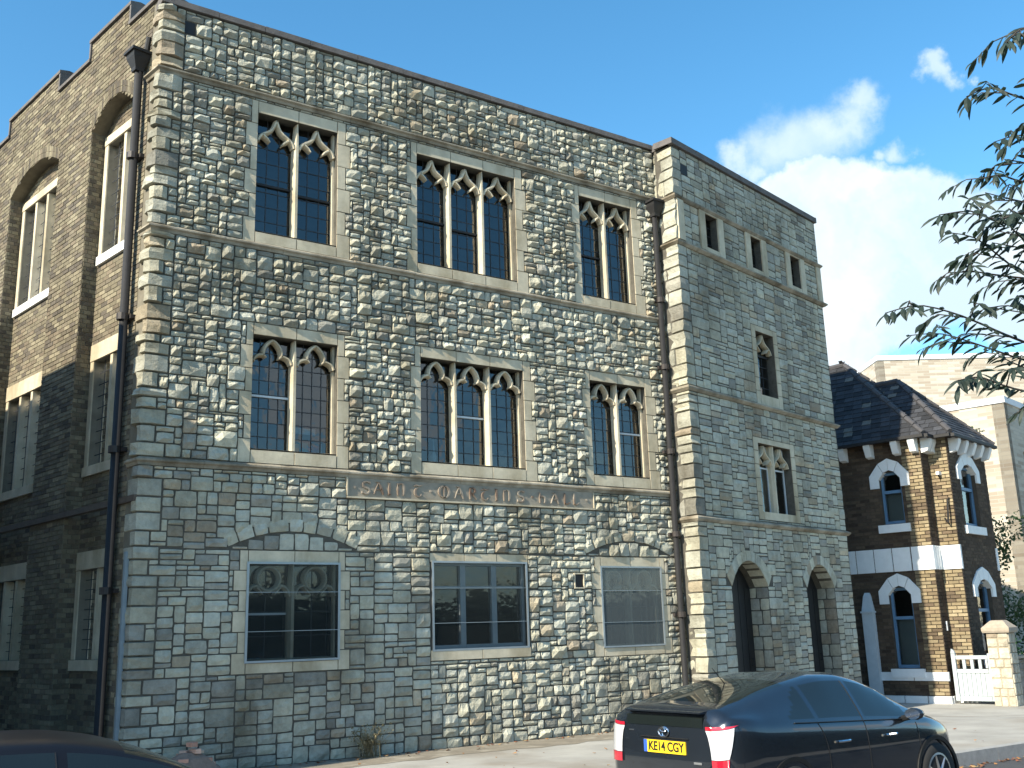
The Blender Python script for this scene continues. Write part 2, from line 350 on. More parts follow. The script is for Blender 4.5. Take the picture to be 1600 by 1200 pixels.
def brick_field(mb, F, w, u0, u1, z0, z1, pred, rng, cols, L=.215, H=.065, j=.010, proud=.008, clips=()):
    row = 0; z = z0
    while z + H * .6 < z1:
        u = u0 - (0 if row % 2 else (L + j) / 2)
        while u < u1:
            l = L if rng.random() < .7 else L
            a, b = max(u, u0), min(u + l, u1); t = min(z + H, z1)
            for q in clips:
                if q[2] < (z + t) / 2 < q[3] and a < q[1] and b > q[0]:
                    if a < q[0] - .03: b = min(b, q[0])
                    elif b > q[1] + .03: a = max(a, q[1])
                    else: b = a
            if b - a > .03 and pred((a + b) / 2, (z + t) / 2):
                c = rng.choice(cols); k = rng.uniform(.78, 1.18); mb.box(F, a, b, w - .004, w + proud * rng.uniform(.5, 1.3), z, t, (c[0] * k, c[1] * k, c[2] * k), back=False, taper=.002)
            u += l + j
        z += H + j; row += 1
STOCK = [(.185, .162, .112), (.21, .185, .128), (.16, .138, .10), (.115, .10, .08), (.24, .212, .148), (.175, .145, .104)]
DARKB = [(.085, .060, .043), (.095, .068, .048), (.075, .054, .040), (.105, .076, .052)]
YELB = [(.27, .215, .13), (.24, .19, .115), (.30, .245, .155), (.21, .16, .10), (.14, .105, .07)]

# ------------------------------------------------------------------ frames of the place
FF = Fr((0, 0), (1, 0), (0, -1))
TH = R_(101.14); SD = (math.cos(TH), math.sin(TH)); SN = (-math.sin(TH), math.cos(TH))
FS = Fr((0, 0), SD, SN)
TA = R_(13.02); TD = (math.cos(TA), math.sin(TA)); TN = (math.sin(TA), -math.cos(TA))
T0 = (10.18, -.55)
FT = Fr(T0, TD, TN)
FTR = Fr((10.15, 0), (.03, -.55), (-1, 0))
GZ = .12
def TP(s, t): return (T0[0] + TD[0] * s + TN[0] * t, T0[1] + TD[1] * s + TN[1] * t)

# ------------------------------------------------------------------ ground, road, pavement, kerb
def sheet(name, x0, x1, y0, y1, z, mat, n=1):
    m = MB(); m.quad([(x0, y0, z), (x1, y0, z), (x1, y1, z), (x0, y1, z)]); o = m.build(name, mat); o['kind'] = 'structure'; return o
sheet('ground', -900, 900, -900, 900, -.20, M_SOIL)
m = MB(); ys = [-14.0 + (7.95) * k / 10 for k in range(11)]
for a, b in zip(ys, ys[1:]):
    za = -.05 + .07 * (1 - ((a + 10.15) / 3.85) ** 2); zb = -.05 + .07 * (1 - ((b + 10.15) / 3.85) ** 2)
    m.quad([(-120, a, za), (160, a, za), (160, b, zb), (-120, b, zb)])
o = m.build('road', M_ASPH); o['kind'] = 'structure'
def sstep(t): t = min(max(t, 0), 1); return t * t * (3 - 2 * t)
def pave_z(x, y): return GZ - .22 * sstep((x - 13.0) / 4.0) * sstep((y + 4.6) / 3.0)
m = MB(); gx = [-120, -40, 0, 6, 10, 12] + [12.5 + .5 * k for k in range(16)] + [22, 30, 60, 160]; gy = [-5.90, -5.2, -4.6, -4.1, -3.6, -3.1, -2.6, -2.1, -1.6, -1, 0, 3, 10, 60]
for a, b in zip(gx, gx[1:]):
    for c, d in zip(gy, gy[1:]): m.quad([(a, c, pave_z(a, c)), (b, c, pave_z(b, c)), (b, d, pave_z(b, d)), (a, d, pave_z(a, d))])
o = m.build('pavement', M_PAVE, smooth=True); o['kind'] = 'structure'
m = MB(); fx = [-6 + 20 * k / 60 for k in range(61)]; rf_ = random.Random(77); fe = [-1.0 + rf_.uniform(-.12, .12) for _ in fx]
for k in range(60): m.quad([(fx[k], fe[k], GZ + .004), (fx[k + 1], fe[k + 1], GZ + .004), (fx[k + 1], .3, GZ + .005), (fx[k], .3, GZ + .005)])
o = m.build('forecourt', material('worn_tarmac', (.20, .175, .135), .95, var=.25, vscale=3, bump=.006, bscale=50, col2=((.36, .33, .27), 2.3, .52, .7, .8))); o['kind'] = 'structure'
m = MB(); m.box(WORLD, -120, 160, -40, -14.15, -.19, GZ); o = m.build('near_pavement', M_PAVE); o['kind'] = 'structure'
kb = MB(); kb.box(WORLD, -120, 160, -6.035, -5.91, -.18, -.06); kerb = kb.build('kerb', M_KERB); kerb['kind'] = 'structure'
x = -8.0; rk = random.Random(2)
while x < 22:
    m = MB(); l = .91; m.box(WORLD, x + .004, x + l - .004, -6.05, -5.902, -.06, GZ + .006 + rk.uniform(-.004, .004)); m.build('kerb_stone', M_KERB, kerb); x += l
m = MB(); m.box(WORLD, -60, -8.0, -6.05, -5.902, -.06, GZ + .006); m.box(WORLD, 22.02, 100, -6.05, -5.902, -.06, GZ + .006); m.box(WORLD, -60, 100, -14.148, -14.0, -.1, GZ + .006); m.build('kerb_run', M_KERB, kerb, kind='stuff')
# autumn leaves in the gutter
m = MB(); rl = random.Random(9)
for k in range(1150):
    x, y = rl.uniform(-6, 20), -6.07 - abs(rl.gauss(0, .16))
    if k > 900: y = rl.uniform(-5.8, -.2) if k < 1030 else -.15 - abs(rl.gauss(0, .08)); x = rl.uniform(0, 12)
    z = GZ + .012 if y > -5.9 else -.05 + .07 * (1 - ((y + 10.15) / 3.85) ** 2) + .012; a = rl.uniform(0, 6.3); s_ = rl.uniform(.02, .05)
    c = rl.choice([(.22, .07, .03), (.28, .14, .05), (.15, .07, .04), (.30, .20, .09)])
    p = [(x + math.cos(a + q) * s_ * e, y + math.sin(a + q) * s_ * e, z + rl.uniform(-.008, .02)) for q, e in ((0, 1), (1.57, .5), (3.14, 1), (4.71, .5))]
    m.quad(p, c)
o = m.build('fallen_leaves', M_RUBBLE); o['kind'] = 'stuff'; o['label'] = 'small russet fallen leaves lying along the gutter'; o['category'] = 'leaves'

# ------------------------------------------------------------------ the stone hall
hall = thing('church_hall', (0, 0, GZ), 'three-storey grey rubble-stone hall with traceried windows and an entrance tower', 'building')
COP = 11.80
S1, S2, S3 = 10.54, 7.92, 4.40
# windows: outer frame u0,u1,z0,z1 ; opening ; lights ; head style
WINS = [('upper', 1.37, 3.20, 7.965, 10.42, 1.57, 2.96, 8.17, 10.21, 2), ('upper', 4.28, 6.83, 7.965, 10.42, 4.49, 6.58, 8.17, 10.21, 3), ('upper', 7.92, 9.70, 7.965, 10.42, 8.11, 9.44, 8.17, 10.21, 2),
        ('middle', 1.40, 3.21, 4.455, 6.65, 1.60, 3.00, 4.68, 6.46, 2), ('middle', 4.33, 6.88, 4.455, 6.65, 4.53, 6.63, 4.68, 6.46, 3), ('middle', 7.97, 9.79, 4.455, 6.65, 8.16, 9.53, 4.68, 6.46, 2),
        ('lower', 1.41, 3.25, 1.40, 3.16, 1.62, 3.06, 1.57, 2.97, 2), ('casement', 4.66, 6.60, 1.46, 3.17, 4.71, 6.55, 1.63, 3.02, 3), ('lower', 7.98, 9.83, 1.40, 3.16, 8.20, 9.63, 1.57, 2.97, 2)]
front = wall_grid(FF, 0, 10.16, GZ - .1, COP - .1, [(w[5], w[6], w[7], w[8]) for w in WINS], .42).build('front_wall', M_MORTAR, hall)
rng = random.Random(21)
TOOTH = .085
def jamb_lines(z0, z1): return [z0 + (z1 - z0) * k / 6 for k in range(7)]
def in_frame(u, z):
    for w in WINS:
        st, a, b, c, d = w[:5]
        if c < z < d:
            if st == 'casement': t = 0
            else:
                k = int((z - c) / (d - c) * 6); t = TOOTH if k % 2 else 0
            if a + t < u < b - t: return True
    return False
QROWS = []; z = GZ; k = 0; rq = random.Random(3)
while z < COP - .2:
    t = min(z + rq.uniform(.13, .27), COP - .12)
    for s in (S1, S2, S3):
        if z < s - .07 < t + .06: t = s - .075
    if t - z > .04: QROWS.append((z, t, .34 if (k + (rq.random() < .2)) % 2 else .20, rq.uniform(.22, .34) if k % 2 else rq.uniform(.08, .16)))
    z = t
    for s in (S1, S2, S3):
        if abs(z - (s - .075)) < 1e-4: z = s + .045
    k += 1
def blocked(u, z):
    if in_frame(u, z): return True
    if u < .34:
        for q in QROWS:
            if q[0] <= z < q[1] and u < q[2]: return True
    for s in (S1, S2, S3):
        if s - .075 < z < s + .045: return True
    if 3.17 < u < 8.13 and 3.99 < z < S3: return True
    if 7.58 < u < 7.81 and 2.59 < z < 2.86: return True
    if .20 < u < .50 and 11.25 < z < 11.48: return True
    if 8.86 < u < 8.99 and 3.85 < z < 3.93: return True
    if arch_zone(u, z): return True
    return False
ARCHES = [(2.33, 3.16, 1.02, .25), (8.9, 3.16, 1.02, .25)]
def arch_zone(u, z):
    for (cu, z0, hw, rise) in ARCHES:
        if abs(u - cu) < hw and z0 < z < z0 + .05 + rise * (1 - ((u - cu) / hw) ** 2) + .10: return True
    return False
fu = [.34, 10.0]; fz = [S1 - .075, S1 + .045, S2 - .075, S2 + .045, S3 - .075, S3 + .045, 3.99, 2.59, 2.86, 11.25, 11.48]
for w in WINS:
    fu += [w[1], w[2], w[1] + TOOTH, w[2] - TOOTH]; fz += [w[3], w[4]]
for q in ((7.965, 10.42), (4.455, 6.65), (1.40, 3.16)): fz += jamb_lines(*q)
fu += [3.17, 8.13, 7.58, 7.81, .2, .5, 8.86, 8.99]
fz += [q[0] for q in QROWS]
BANDS = [GZ, 1.40, 3.16, 3.99, 4.455, 6.65, 7.965, 10.42, COP - .14]; rects = []
for b0, b1 in zip(BANDS, BANDS[1:]):                    # each lift of walling has its own jointing
    ul = [.34] + [x for w in WINS if w[3] < b1 - .01 and w[4] > b0 + .01 for x in (w[1], w[2], w[1] + TOOTH, w[2] - TOOTH)]
    if b0 == 3.99: ul += [3.17, 8.13]
    if b0 == 1.40: ul += [7.58, 7.81]
    if b1 > 11: ul += [.2, .5]
    if b1 <= 4:
        rects += rubble(FF, .20, 4.66, b0, b1, blocked, ul, fz, rng, su=.082, sz=.078, wmin=2, wmax=4, hs=(1, 2, 2, 2, 2, 3)) + rubble(FF, 4.66, 10.13, b0, b1, blocked, ul, fz, rng, su=.070, sz=.071, wmin=2, wmax=4, hs=(1, 2, 2, 2, 2, 2, 3))
    else: rects += rubble(FF, .20, 10.13, b0, b1, blocked, ul, fz, rng, su=.064, sz=.067, wmin=2, wmax=4, hs=(1, 2, 2, 2, 2, 2, 2, 3))
def relief_front(u0, u1, z0, z1):
    z = (z0 + z1) / 2; u = (u0 + u1) / 2
    r = .056 if z > 4.3 else .046
    if z < 3.9 and u < 4.4: r = .025
    if z < 1.3 and u > 4.4: r = .036
    return r
lay_stones(FF, rects, relief_front, rng, front, 300)
# relieving arches over the ground-floor windows
class ArchFr:
    """u runs round the arch, z is the distance above its soffit"""
    def __init__(s, cu, z0, hw, rise): s.r = (hw * hw + rise * rise) / (2 * rise); s.cu = cu; s.cz = z0 + rise - s.r; s.half = math.asin(hw / s.r)
    def p(s, u, w, z): a = -s.half + u / s.r; return FF.p(s.cu + (s.r + z) * math.sin(a), w, s.cz + (s.r + z) * math.cos(a))
for (cu, z0, hw, rise) in ARCHES:
    A = ArchFr(cu, z0 + .03, hw, rise); L_ = 2 * A.half * A.r; n = 9; u = 0; cuts = [0] + [L_ * (k + rng.uniform(-.2, .2)) / n for k in range(1, n)] + [L_]
    for a_, b_ in zip(cuts, cuts[1:]):
        m = MB(); stone(m, A, a_, b_, 0, .20 + rng.uniform(-.02, .02), .022 if cu < 4 else .04, rng, stone_tint(rng)); m.build('voussoir', M_STONE, front)
    mf = MB()
    for k in range(8):
        u0_, u1_ = cu - hw * .94 + k * hw * 1.88 / 8, cu - hw * .94 + (k + 1) * hw * 1.88 / 8; e = max(abs(u0_ - cu), abs(u1_ - cu)); zt_ = A.cz + math.sqrt(A.r ** 2 - e * e)
        if zt_ - z0 > .05: stone(mf, FF, u0_, u1_, z0 + .005, zt_ - .005, .02 if cu < 4 else .036, rng, stone_tint(rng))
    if mf.f: mf.build('arch_infill', M_STONE, front, kind='stuff')
# quoins at the left corner, each wrapping round onto the brick side
def C3(u, w, s, ws, zz):
    v = FF.d * u + FF.n * w + FS.d * s + FS.n * ws; return (v.x, v.y, zz)
for (z, t, lu, ls) in QROWS:
    c = tuple(q * .86 for q in stone_tint(rng)); r = .026 if z < 4 else .05; m = MB(); A, B = r * rng.uniform(.5, 1.3), r * rng.uniform(.4, 1.1); g = .007
    zz = [z + g, z + g + .012, (z + t) / 2 + rng.uniform(-.02, .02), t - g - .012, t - g]; rings = []
    for i, q in enumerate(zz):
        e = i in (0, 4); wA = -.015 if e else A * rng.uniform(.6, 1.5); wB = -.015 if e else B * rng.uniform(.6, 1.5); ca = rng.uniform(.3, .9)
        rings.append([C3(lu - g, -.02, 0, 0, q), C3(lu - g - .015, wA * .6, 0, 0, q), C3(lu * .5, wA * rng.uniform(.8, 1.5), 0, 0, q), C3(.0, wA * ca, 0, wB * ca, q), C3(0, 0, ls * .5, wB * rng.uniform(.9, 1.5) + .01, q), C3(0, 0, ls - .012, wB * .7 + .008, q), C3(0, 0, ls, -.02, q)])
    m.loft(rings, closed=False, c=c); m.build('quoin_stone', M_STONE, front)

# string courses (moulded) returning round the corner
def string_course(F, u0, u1, z, proud, parent, name='string_course', ret=None, mat=M_STRING, h=.12):
    prof = [(-.02, z - h * .62), (proud * .35, z - h * .62), (proud * .55, z - h * .30), (proud, z - h * .12), (proud, z + h * .08), (proud * .25, z + h * .38), (-.02, z + h * .40)]
    m = MB(); n = max(1, round((u1 - u0) / 1.4)); ringl = []
    for i in range(n + 1):
        u = lerp(u0, u1, i / n); ringl.append([F.p(u, w + (rng.uniform(-.004, .004) if 0 < i < n else 0), zz) for w, zz in prof])
    if ret:
        l = ret; first = []
        for w, zz in prof:
            v = FF.d * (-w * .85) + FF.n * w; first.append((v.x, v.y, zz))
        ringl[0] = first; back = [FS.p(l, w, zz) for w, zz in prof]; ringl.insert(0, back)
    m.loft(ringl); return m.build(name, mat, parent)
cuts = [0]
while cuts[-1] < 10.13 - 1.3: cuts.append(cuts[-1] + rng.uniform(.8, 1.25))
cuts.append(10.13)
for k, (a, b) in enumerate(zip(cuts, cuts[1:])): string_course(FF, a, b - .004, S1 + rng.uniform(-.004, .004), .085 + rng.uniform(-.005, .005), hall, ret=.42 if k == 0 else None)
cuts = [0]
while cuts[-1] < 10.13 - 1.3: cuts.append(cuts[-1] + rng.uniform(.8, 1.25))
cuts.append(10.13)
for k, (a, b) in enumerate(zip(cuts, cuts[1:])): string_course(FF, a, b - .004, S2 + rng.uniform(-.004, .004), .075 + rng.uniform(-.005, .005), hall, ret=.34 if k == 0 else None)
cuts = [0]
while cuts[-1] < 10.13 - 1.3: cuts.append(cuts[-1] + rng.uniform(.8, 1.25))
cuts.append(10.13)
for k, (a, b) in enumerate(zip(cuts, cuts[1:])): string_course(FF, a, b - .004, S3 + rng.uniform(-.004, .004), .07 + rng.uniform(-.005, .005), hall, ret=.34 if k == 0 else None)
# parapet coping in lengths
u = -.06
while u < 10.1:
    l = min(rng.uniform(.75, 1.0), 10.16 - u); m = MB(); j = rng.uniform(-.006, .006)
    m.prism(Fr(FF.p(u + .004, 0, 0), (0, 1), (1, 0)), [(-.07, COP - .13), (.40, COP - .13), (.40, COP - .03 + j), (.18, COP + .02 + j), (-.07, COP - .03 + j)], 0, l - .008)
    m.build('coping_stone', M_COPING, hall); u += l
# small vents
for (a, b, c, d, F, par, fr) in ((.21, .49, 11.26, 11.47, FF, hall, 0), (7.6, 7.79, 2.61, 2.84, FF, hall, 1), (8.87, 8.98, 3.86, 3.92, FF, hall, 0)):
    m = MB(); m.box(F, a, b, -.02, .006, c, d); v = m.build('vent', M_PIPE, par)
    if fr:
        m = MB()
        for q in ((a - .02, a, c - .02, d + .02), (b, b + .02, c - .02, d + .02), (a, b, d, d + .02), (a, b, c - .02, c)): m.box(F, q[0], q[1], -.02, .035, q[2], q[3])
        m.build('frame', M_ASHLAR, v)

# ---- gothic windows
SEC = [(-.05, -.19), (-.05, -.10), (-.022, -.035), (.022, -.035), (.05, -.10), (.05, -.19)]
SECT = [(-.032, -.17), (-.032, -.10), (-.012, -.045), (.012, -.045), (.032, -.10), (.032, -.17)]
pane_me = bpy.data.meshes.new('pane'); pane_me.from_pydata([(-.5, 0, -.5), (.5, 0, -.5), (.5, 0, .5), (-.5, 0, .5)], [], [(0, 1, 2, 3)]); pane_me.materials.append(M_GLASS)
def mesh_variant(mat):
    k = 'pane_' + mat.name
    if k not in bpy.data.meshes:
        me = pane_me.copy(); me.name = k; me.materials.clear(); me.materials.append(mat)
    return bpy.data.meshes[k]
def pane(F, u0, u1, z0, z1, w, parent, mat=M_GLASS, tilt=.008, name='pane'):
    o = bpy.data.objects.new(name, mesh_variant(mat)); COL.objects.link(o); o.parent = parent
    o.location = Vector(F.p((u0 + u1) / 2, w, (z0 + z1) / 2)) - parent_origin(parent); o.scale = ((u1 - u0) * F.k, 1, (z1 - z0) * F.k)
    o.rotation_euler = (rng.gauss(0, tilt), 0, math.atan2(F.d.y, F.d.x) + rng.gauss(0, tilt)); return o
def mirror(path): return [(1 - a, b) for a, b in path]
OGEE = [(0, 0), (.035, .14), (.10, .27), (.20, .38), (.30, .47), (.38, .58), (.44, .74), (.5, 1.0)]
CUSP = [(.13, .30), (.20, .22), (.27, .14), (.33, .02)]
TREF = [(0, 0), (.035, .14), (.10, .25), (.19, .31), (.27, .33), (.265, .46), (.29, .62), (.35, .79), (.42, .92), (.5, 1.0)]
TCUSP = [(.25, .33), (.30, .27), (.335, .20)]
def heads(F, a, b, zs, h, style, parent, sec=SECT):
    m = MB(); W = b - a
    def put(path, taper=None, s_=sec): m.sweep(F, [(a + W * x, zs + h * y) for x, y in path], s_, taper=taper)
    if style == 'upper':
        for fn in (lambda p: p, mirror): put(fn(OGEE)); put(fn(CUSP), [1.0, .9, .7, .25])
    elif style == 'middle':
        for fn in (lambda p: p, mirror): put(fn(TREF)); put(fn(TCUSP), [.9, .7, .3])
    else:
        put([(.5 + .27 * math.cos(t), .56 + .27 * W / h * math.sin(t)) for t in [2 * math.pi * k / 20 for k in range(21)]])
        for fn in (lambda p: p, mirror): put(fn([(0, 0), (.03, .18), (.10, .30), (.20, .34), (.27, .28)])); put(fn([(.22, .30), (.30, .18), (.36, .06)]), [1, .7, .25])
    return m.build('tracery', M_ASHLAR, parent)
WNUM = {}
WLAB = {'upper': ['upper left two-light window with ogee tracery', 'upper three-light window with ogee tracery', 'upper right two-light window with ogee tracery'],
        'middle': ['middle floor two-light trefoil-headed window beside the corner', 'middle floor three-light trefoil-headed window above the name panel', 'middle floor two-light trefoil-headed window beside the tower'],
        'lower': ['ground floor window with circle tracery behind a dark guard', 'ground floor window with circle tracery behind a pale guard'], 'casement': ['ground floor window of three plain casements']}
for wi, (st, a, b, c, d, oa, ob, oc, od, nl) in enumerate(WINS):
    k = WNUM.get(st, 0); WNUM[st] = k + 1
    win = bpy.data.objects.new('window', None); COL.objects.link(win); win.parent = hall; win.location = Vector(FF.p((a + b) / 2, 0, c)) - hall.location; win['label'] = WLAB[st][k]
    # dressed stone surround, block by block
    zs_ = jamb_lines(c, d); tint = (1, 1, 1)
    def block(u0, u1, z0, z1, pr, inner=None):
        m = MB(); g = .003; m.box(FF, u0 + g, u1 - g, -.20, pr, z0 + g, z1 - g, taper=.004); return m.build('frame_stone', M_ASHLAR, win)
    if st == 'casement':
        block(a, lerp(a, b, .34), od, d, .010); block(lerp(a, b, .34), lerp(a, b, .67), od, d, .012); block(lerp(a, b, .67), b, od, d, .009)
        block(a, (a + b) / 2, c, oc, .03); block((a + b) / 2, b, c, oc, .032)
    else:
        for q in range(6):
            t = TOOTH if q % 2 else 0; z0, z1 = zs_[q], zs_[q + 1]
            z0c, z1c = max(z0, oc) if q else oc, min(z1, od)
            if q == 0: z0c = c
            if q == 5: z1c = d
            block(a + t, oa, z0c, z1c, .012 + rng.uniform(-.003, .004)); block(ob, b - t, z0c, z1c, .012 + rng.uniform(-.003, .004))
        nh = nl
        for q in range(nh):
            u0, u1 = lerp(oa, ob, q / nh), lerp(oa, ob, (q + 1) / nh); block(u0, u1, od, d, .012 + rng.uniform(-.003, .003)); block(u0, u1, c, oc - .02, .014 + rng.uniform(-.003, .003))
        m = MB(); m.prism(Fr(FF.p(oa, 0, 0), (0, 1), (1, 0)), [(0, oc - .02), (.2, oc - .02), (.2, oc + .035), (.15, oc + .03), (0, oc - .005)], 0, ob - oa); m.build('sill', M_ASHLAR, win)
        # splayed inner order of the jambs and head
        for s_, e in ((oa, 1), (ob, -1)): m = MB(); m.prism(FF, [(s_, oc), (s_ + e * .035, oc), (s_ + e * .035, od), (s_, od)], -.19, -.11); m.build('jamb_rebate', M_ASHLAR, win)
    W = (ob - oa) / nl
    if st != 'casement':
        for q in range(1, nl):
            m = MB(); u = oa + W * q; hz = {'upper': .42, 'middle': .38, 'lower': .4}[st]; m.sweep(FF, [(u, oc - .01), (u, od - hz), (u, od - hz * .6), (u, od + .01)], SEC, taper=[1, 1, .75, .3]); m.build('mullion', M_ASHLAR, win)
        h = {'upper': .42, 'middle': .36, 'lower': .46}[st]; top = {'upper': .03, 'middle': .04, 'lower': .02}[st]
        for q in range(nl):
            l0, l1 = oa + W * q + (.03 if q == 0 else .045), oa + W * (q + 1) - (.03 if q == nl - 1 else .045)
            heads(FF, l0, l1, od - h - top, h, st, win)
            # leaded glazing
            nc = 4 if (st == 'middle' and k == 0) else (3 if st != 'lower' else 2); nr = 8 if st != 'lower' else 4
            ld = MB()
            for i in range(nc):
                for j in range(nr):
                    pane(FF, lerp(l0, l1, i / nc), lerp(l0, l1, (i + 1) / nc), lerp(oc, od, j / nr), lerp(oc, od, (j + 1) / nr), -.205, win, tilt=.007)
            for i in range(1, nc): u = lerp(l0, l1, i / nc); ld.box(FF, u - .006, u + .006, -.212, -.196, oc, od)
            for j in range(1, nr): z = lerp(oc, od, j / nr); ld.box(FF, l0, l1, -.211, -.197, z - .006, z + .006)
            ld.build('lead_cames', M_LEAD, win)
            if (st, k, q) in (('middle', 0, 0), ('middle', 1, 1), ('middle', 2, 1), ('lower', 0, 0)):
                m = MB(); z = lerp(oc, od, .48); m.box(FF, l0, l1, -.20, -.165, z - .016, z + .016); m.build('glazing_bar', M_WFRAME, win)
            if (st, k, q) in (('upper', 0, 1), ('upper', 1, 0), ('upper', 1, 1), ('upper', 2, 0), ('upper', 0, 0)):
                m = MB(); z = lerp(oc, od, .40 if q else .43); m.box(FF, l0, l1, -.20, -.165, z - .018, z + .018); m.build('glazing_bar', M_PIPE, win)
    else:
        for q in range(nl):
            l0, l1 = oa + W * q, oa + W * (q + 1)
            m = MB(); m.box(FF, l0, l0 + .05, -.16, -.06, oc, od); m.box(FF, l1 - .05, l1, -.16, -.06, oc, od); m.box(FF, l0 + .05, l1 - .05, -.16, -.06, od - .05, od); m.box(FF, l0 + .05, l1 - .05, -.16, -.06, oc, oc + .07); m.box(FF, l0 + .05, l1 - .05, -.158, -.062, od - .42, od - .38)
            m.build('casement_frame', M_WFRAME, win)
            pane(FF, l0 + .05, l1 - .05, oc + .07, od - .42, -.12, win, tilt=.01); pane(FF, l0 + .05, l1 - .05, od - .38, od - .05, -.118, win, tilt=.01)
    if st in ('lower', 'casement'):
        # protective guard sheet in a thin metal frame, standing just proud
        gd = MB(); e = .02
        for q in ((oa - e, oa + .015), (ob - .015, ob + e)): gd.box(FF, q[0], q[1], .014, .034, oc - e, od + e)
        for q in ((oc - e, oc + .01), (od - .01, od + e)): gd.box(FF, oa + .015, ob - .015, .0145, .0335, q[0], q[1])
        g = gd.build('window_guard', material('galvanised_steel', (.36, .39, .40), .45, metallic=.6, var=.15), win)
        for q in range(3):
            pane(FF, lerp(oa, ob, q / 3), lerp(oa, ob, (q + 1) / 3), oc, od, .022, win, mat=M_GUARD if (st == 'casement' or k == 0) else M_FROST, tilt=.002, name='guard_sheet')
        m = MB()
        for z in (lerp(oc, od, .3), lerp(oc, od, .7)): m.box(FF, oa, ob, .026, .032, z - .004, z + .004)
        m.build('guard_bar', MATS['galvanised_steel'], win)

# ---- name panel with raised Lombardic letters
pm = MB(); pm.box(FF, 3.19, 8.10, -.02, .018, 4.03, 4.325); panel = pm.build('name_panel', material('carved_frieze', (.27, .24, .19), .88, var=.2, vscale=5, bump=.003, bscale=60, col2=((.14, .09, .06), 1.6, .55, .75, .7)), hall, label='carved stone name panel with raised lettering')
m = MB(); m.box(FF, 3.165, 8.12, -.02, .055, 3.995, 4.028, taper=.004); m.build('lower_moulding', M_ASHLAR, panel)
m = MB(); m.box(FF, 3.165, 3.19, -.02, .05, 4.03, 4.325, taper=.003); m.box(FF, 8.10, 8.12, -.02, .035, 4.03, 4.325, taper=.003); m.build('end_moulding', M_ASHLAR, panel)
def arcp(cx, cy, rx, ry, a0, a1, n=9): return [(cx + rx * math.cos(R_(lerp(a0, a1, k / n))), cy + ry * math.sin(R_(lerp(a0, a1, k / n)))) for k in range(n + 1)]
# every letter: strokes in a unit box, (path, widths)
def sw(n, lo, hi): return [lerp(lo, hi, math.sin(math.pi * k / (n - 1))) for k in range(n)]
LET = {'S': [(arcp(.5, .74, .34, .24, 20, 270) + arcp(.5, .26, .34, .24, 90, -160), None), ([(.84, .80), (.86, .98)], None), ([(.14, .20), (.12, .02)], None)],
       'A': [([(.08, .02), (.28, .5), (.50, .98)], [.6, .6, .5]), ([(.50, .98), (.72, .5), (.92, .02)], [.8, 1.9, .9]), ([(.26, .40), (.76, .40)], [.5, .5]), ([(.25, .98), (.62, .98)], [.5, .5])],
       'I': [([(.5, .02), (.5, .5), (.5, .98)], [1.0, 1.7, 1.0]), ([(.22, .03), (.78, .03)], [.5, .5]), ([(.22, .97), (.78, .97)], [.5, .5])],
       'N': [([(.2, .02), (.2, .5), (.2, .98)], [1, 1.6, 1]), (arcp(.5, .62, .32, .36, 170, 0, 8) + [(.82, .3), (.74, .02)], [.5, .6, .7, .8, .9, 1.1, 1.4, 1.6, 1.7, 1.4, .6])],
       'T': [(arcp(.52, .36, .36, .35, 100, 330, 10), [.5, .9, 1.3, 1.6, 1.7, 1.6, 1.3, 1.0, .8, .6, .5]), ([(.05, .82), (.3, .93), (.6, .86), (.95, .95)], [.5, .9, .9, .5])],
       'M': [(arcp(.5, .5, .42, .48, 80, 285, 10), [.6, .9, 1.2, 1.6, 1.8, 1.8, 1.6, 1.2, .9, .7, .6]), (arcp(.5, .5, .42, .48, 100, -105, 10), [.6, .9, 1.2, 1.6, 1.8, 1.8, 1.6, 1.2, .9, .7, .6]), ([(.5, .98), (.5, .5), (.5, .02)], [.8, 1.2, .8])],
       'R': [([(.22, .02), (.22, .5), (.22, .98)], [1, 1.7, 1]), (arcp(.4, .74, .38, .24, 120, -120, 8), [.6, .8, 1.1, 1.4, 1.4, 1.2, .9, .7, .6]), ([(.45, .5), (.66, .26), (.92, .02)], [.7, 1.3, .8])],
       'H': [([(.2, .02), (.2, .5), (.2, .98)], [1, 1.7, 1]), (arcp(.5, .36, .34, .26, 170, 0, 8) + [(.82, .18), (.70, .0)], [.5, .6, .7, .8, .9, 1.2, 1.5, 1.7, 1.6, 1.2, .5])],
       'L': [([(.25, .02), (.25, .5), (.25, .98)], [1, 1.7, 1]), ([(.2, .05), (.6, .05), (.92, .20)], [.7, 1.0, .5])]}
M_LETTER = material('carved_letter', (.30, .255, .20), .88, var=.2, vscale=9, bump=.002, bscale=80, col2=((.12, .07, .045), 2.2, .45, .62, .85))
for ch, x in (('.', 3.31), ('S', 3.51), ('A', 3.73), ('I', 3.92), ('N', 4.13), ('T', 4.45), ('.', 4.69), ('M', 4.94), ('A', 5.23), ('R', 5.50), ('T', 5.75), ('I', 5.98), ('N', 6.19), ('S', 6.49), ('.', 6.74), ('H', 6.95), ('A', 7.22), ('L', 7.49), ('L', 7.70), ('.', 7.95)):
    m = MB(); hh = .205; ww = {'M': .23, 'I': .10, 'A': .20, '.': .05}.get(ch, .175); z0 = 4.075
    if ch == '.':
        m.prism(FF, [(x + .022 * math.cos(t * .785), z0 + .10 + .022 * math.sin(t * .785)) for t in range(8)], .017, .032)
        m.build('stop_mark', M_LETTER, panel); continue
    for path, wd in LET[ch]:
        sec = [(-.013, .016), (-.011, .040), (.011, .040), (.013, .016)]
        tp = wd if wd and len(wd) == len(path) else ([1.0] * len(path) if len(path) < 4 else sw(len(path), .7, 1.5))
        m.sweep(FF, [(x - ww / 2 + ww * a_, z0 + hh * b_) for a_, b_ in path], sec, taper=tp)
    m.build('letter', M_LETTER, panel)

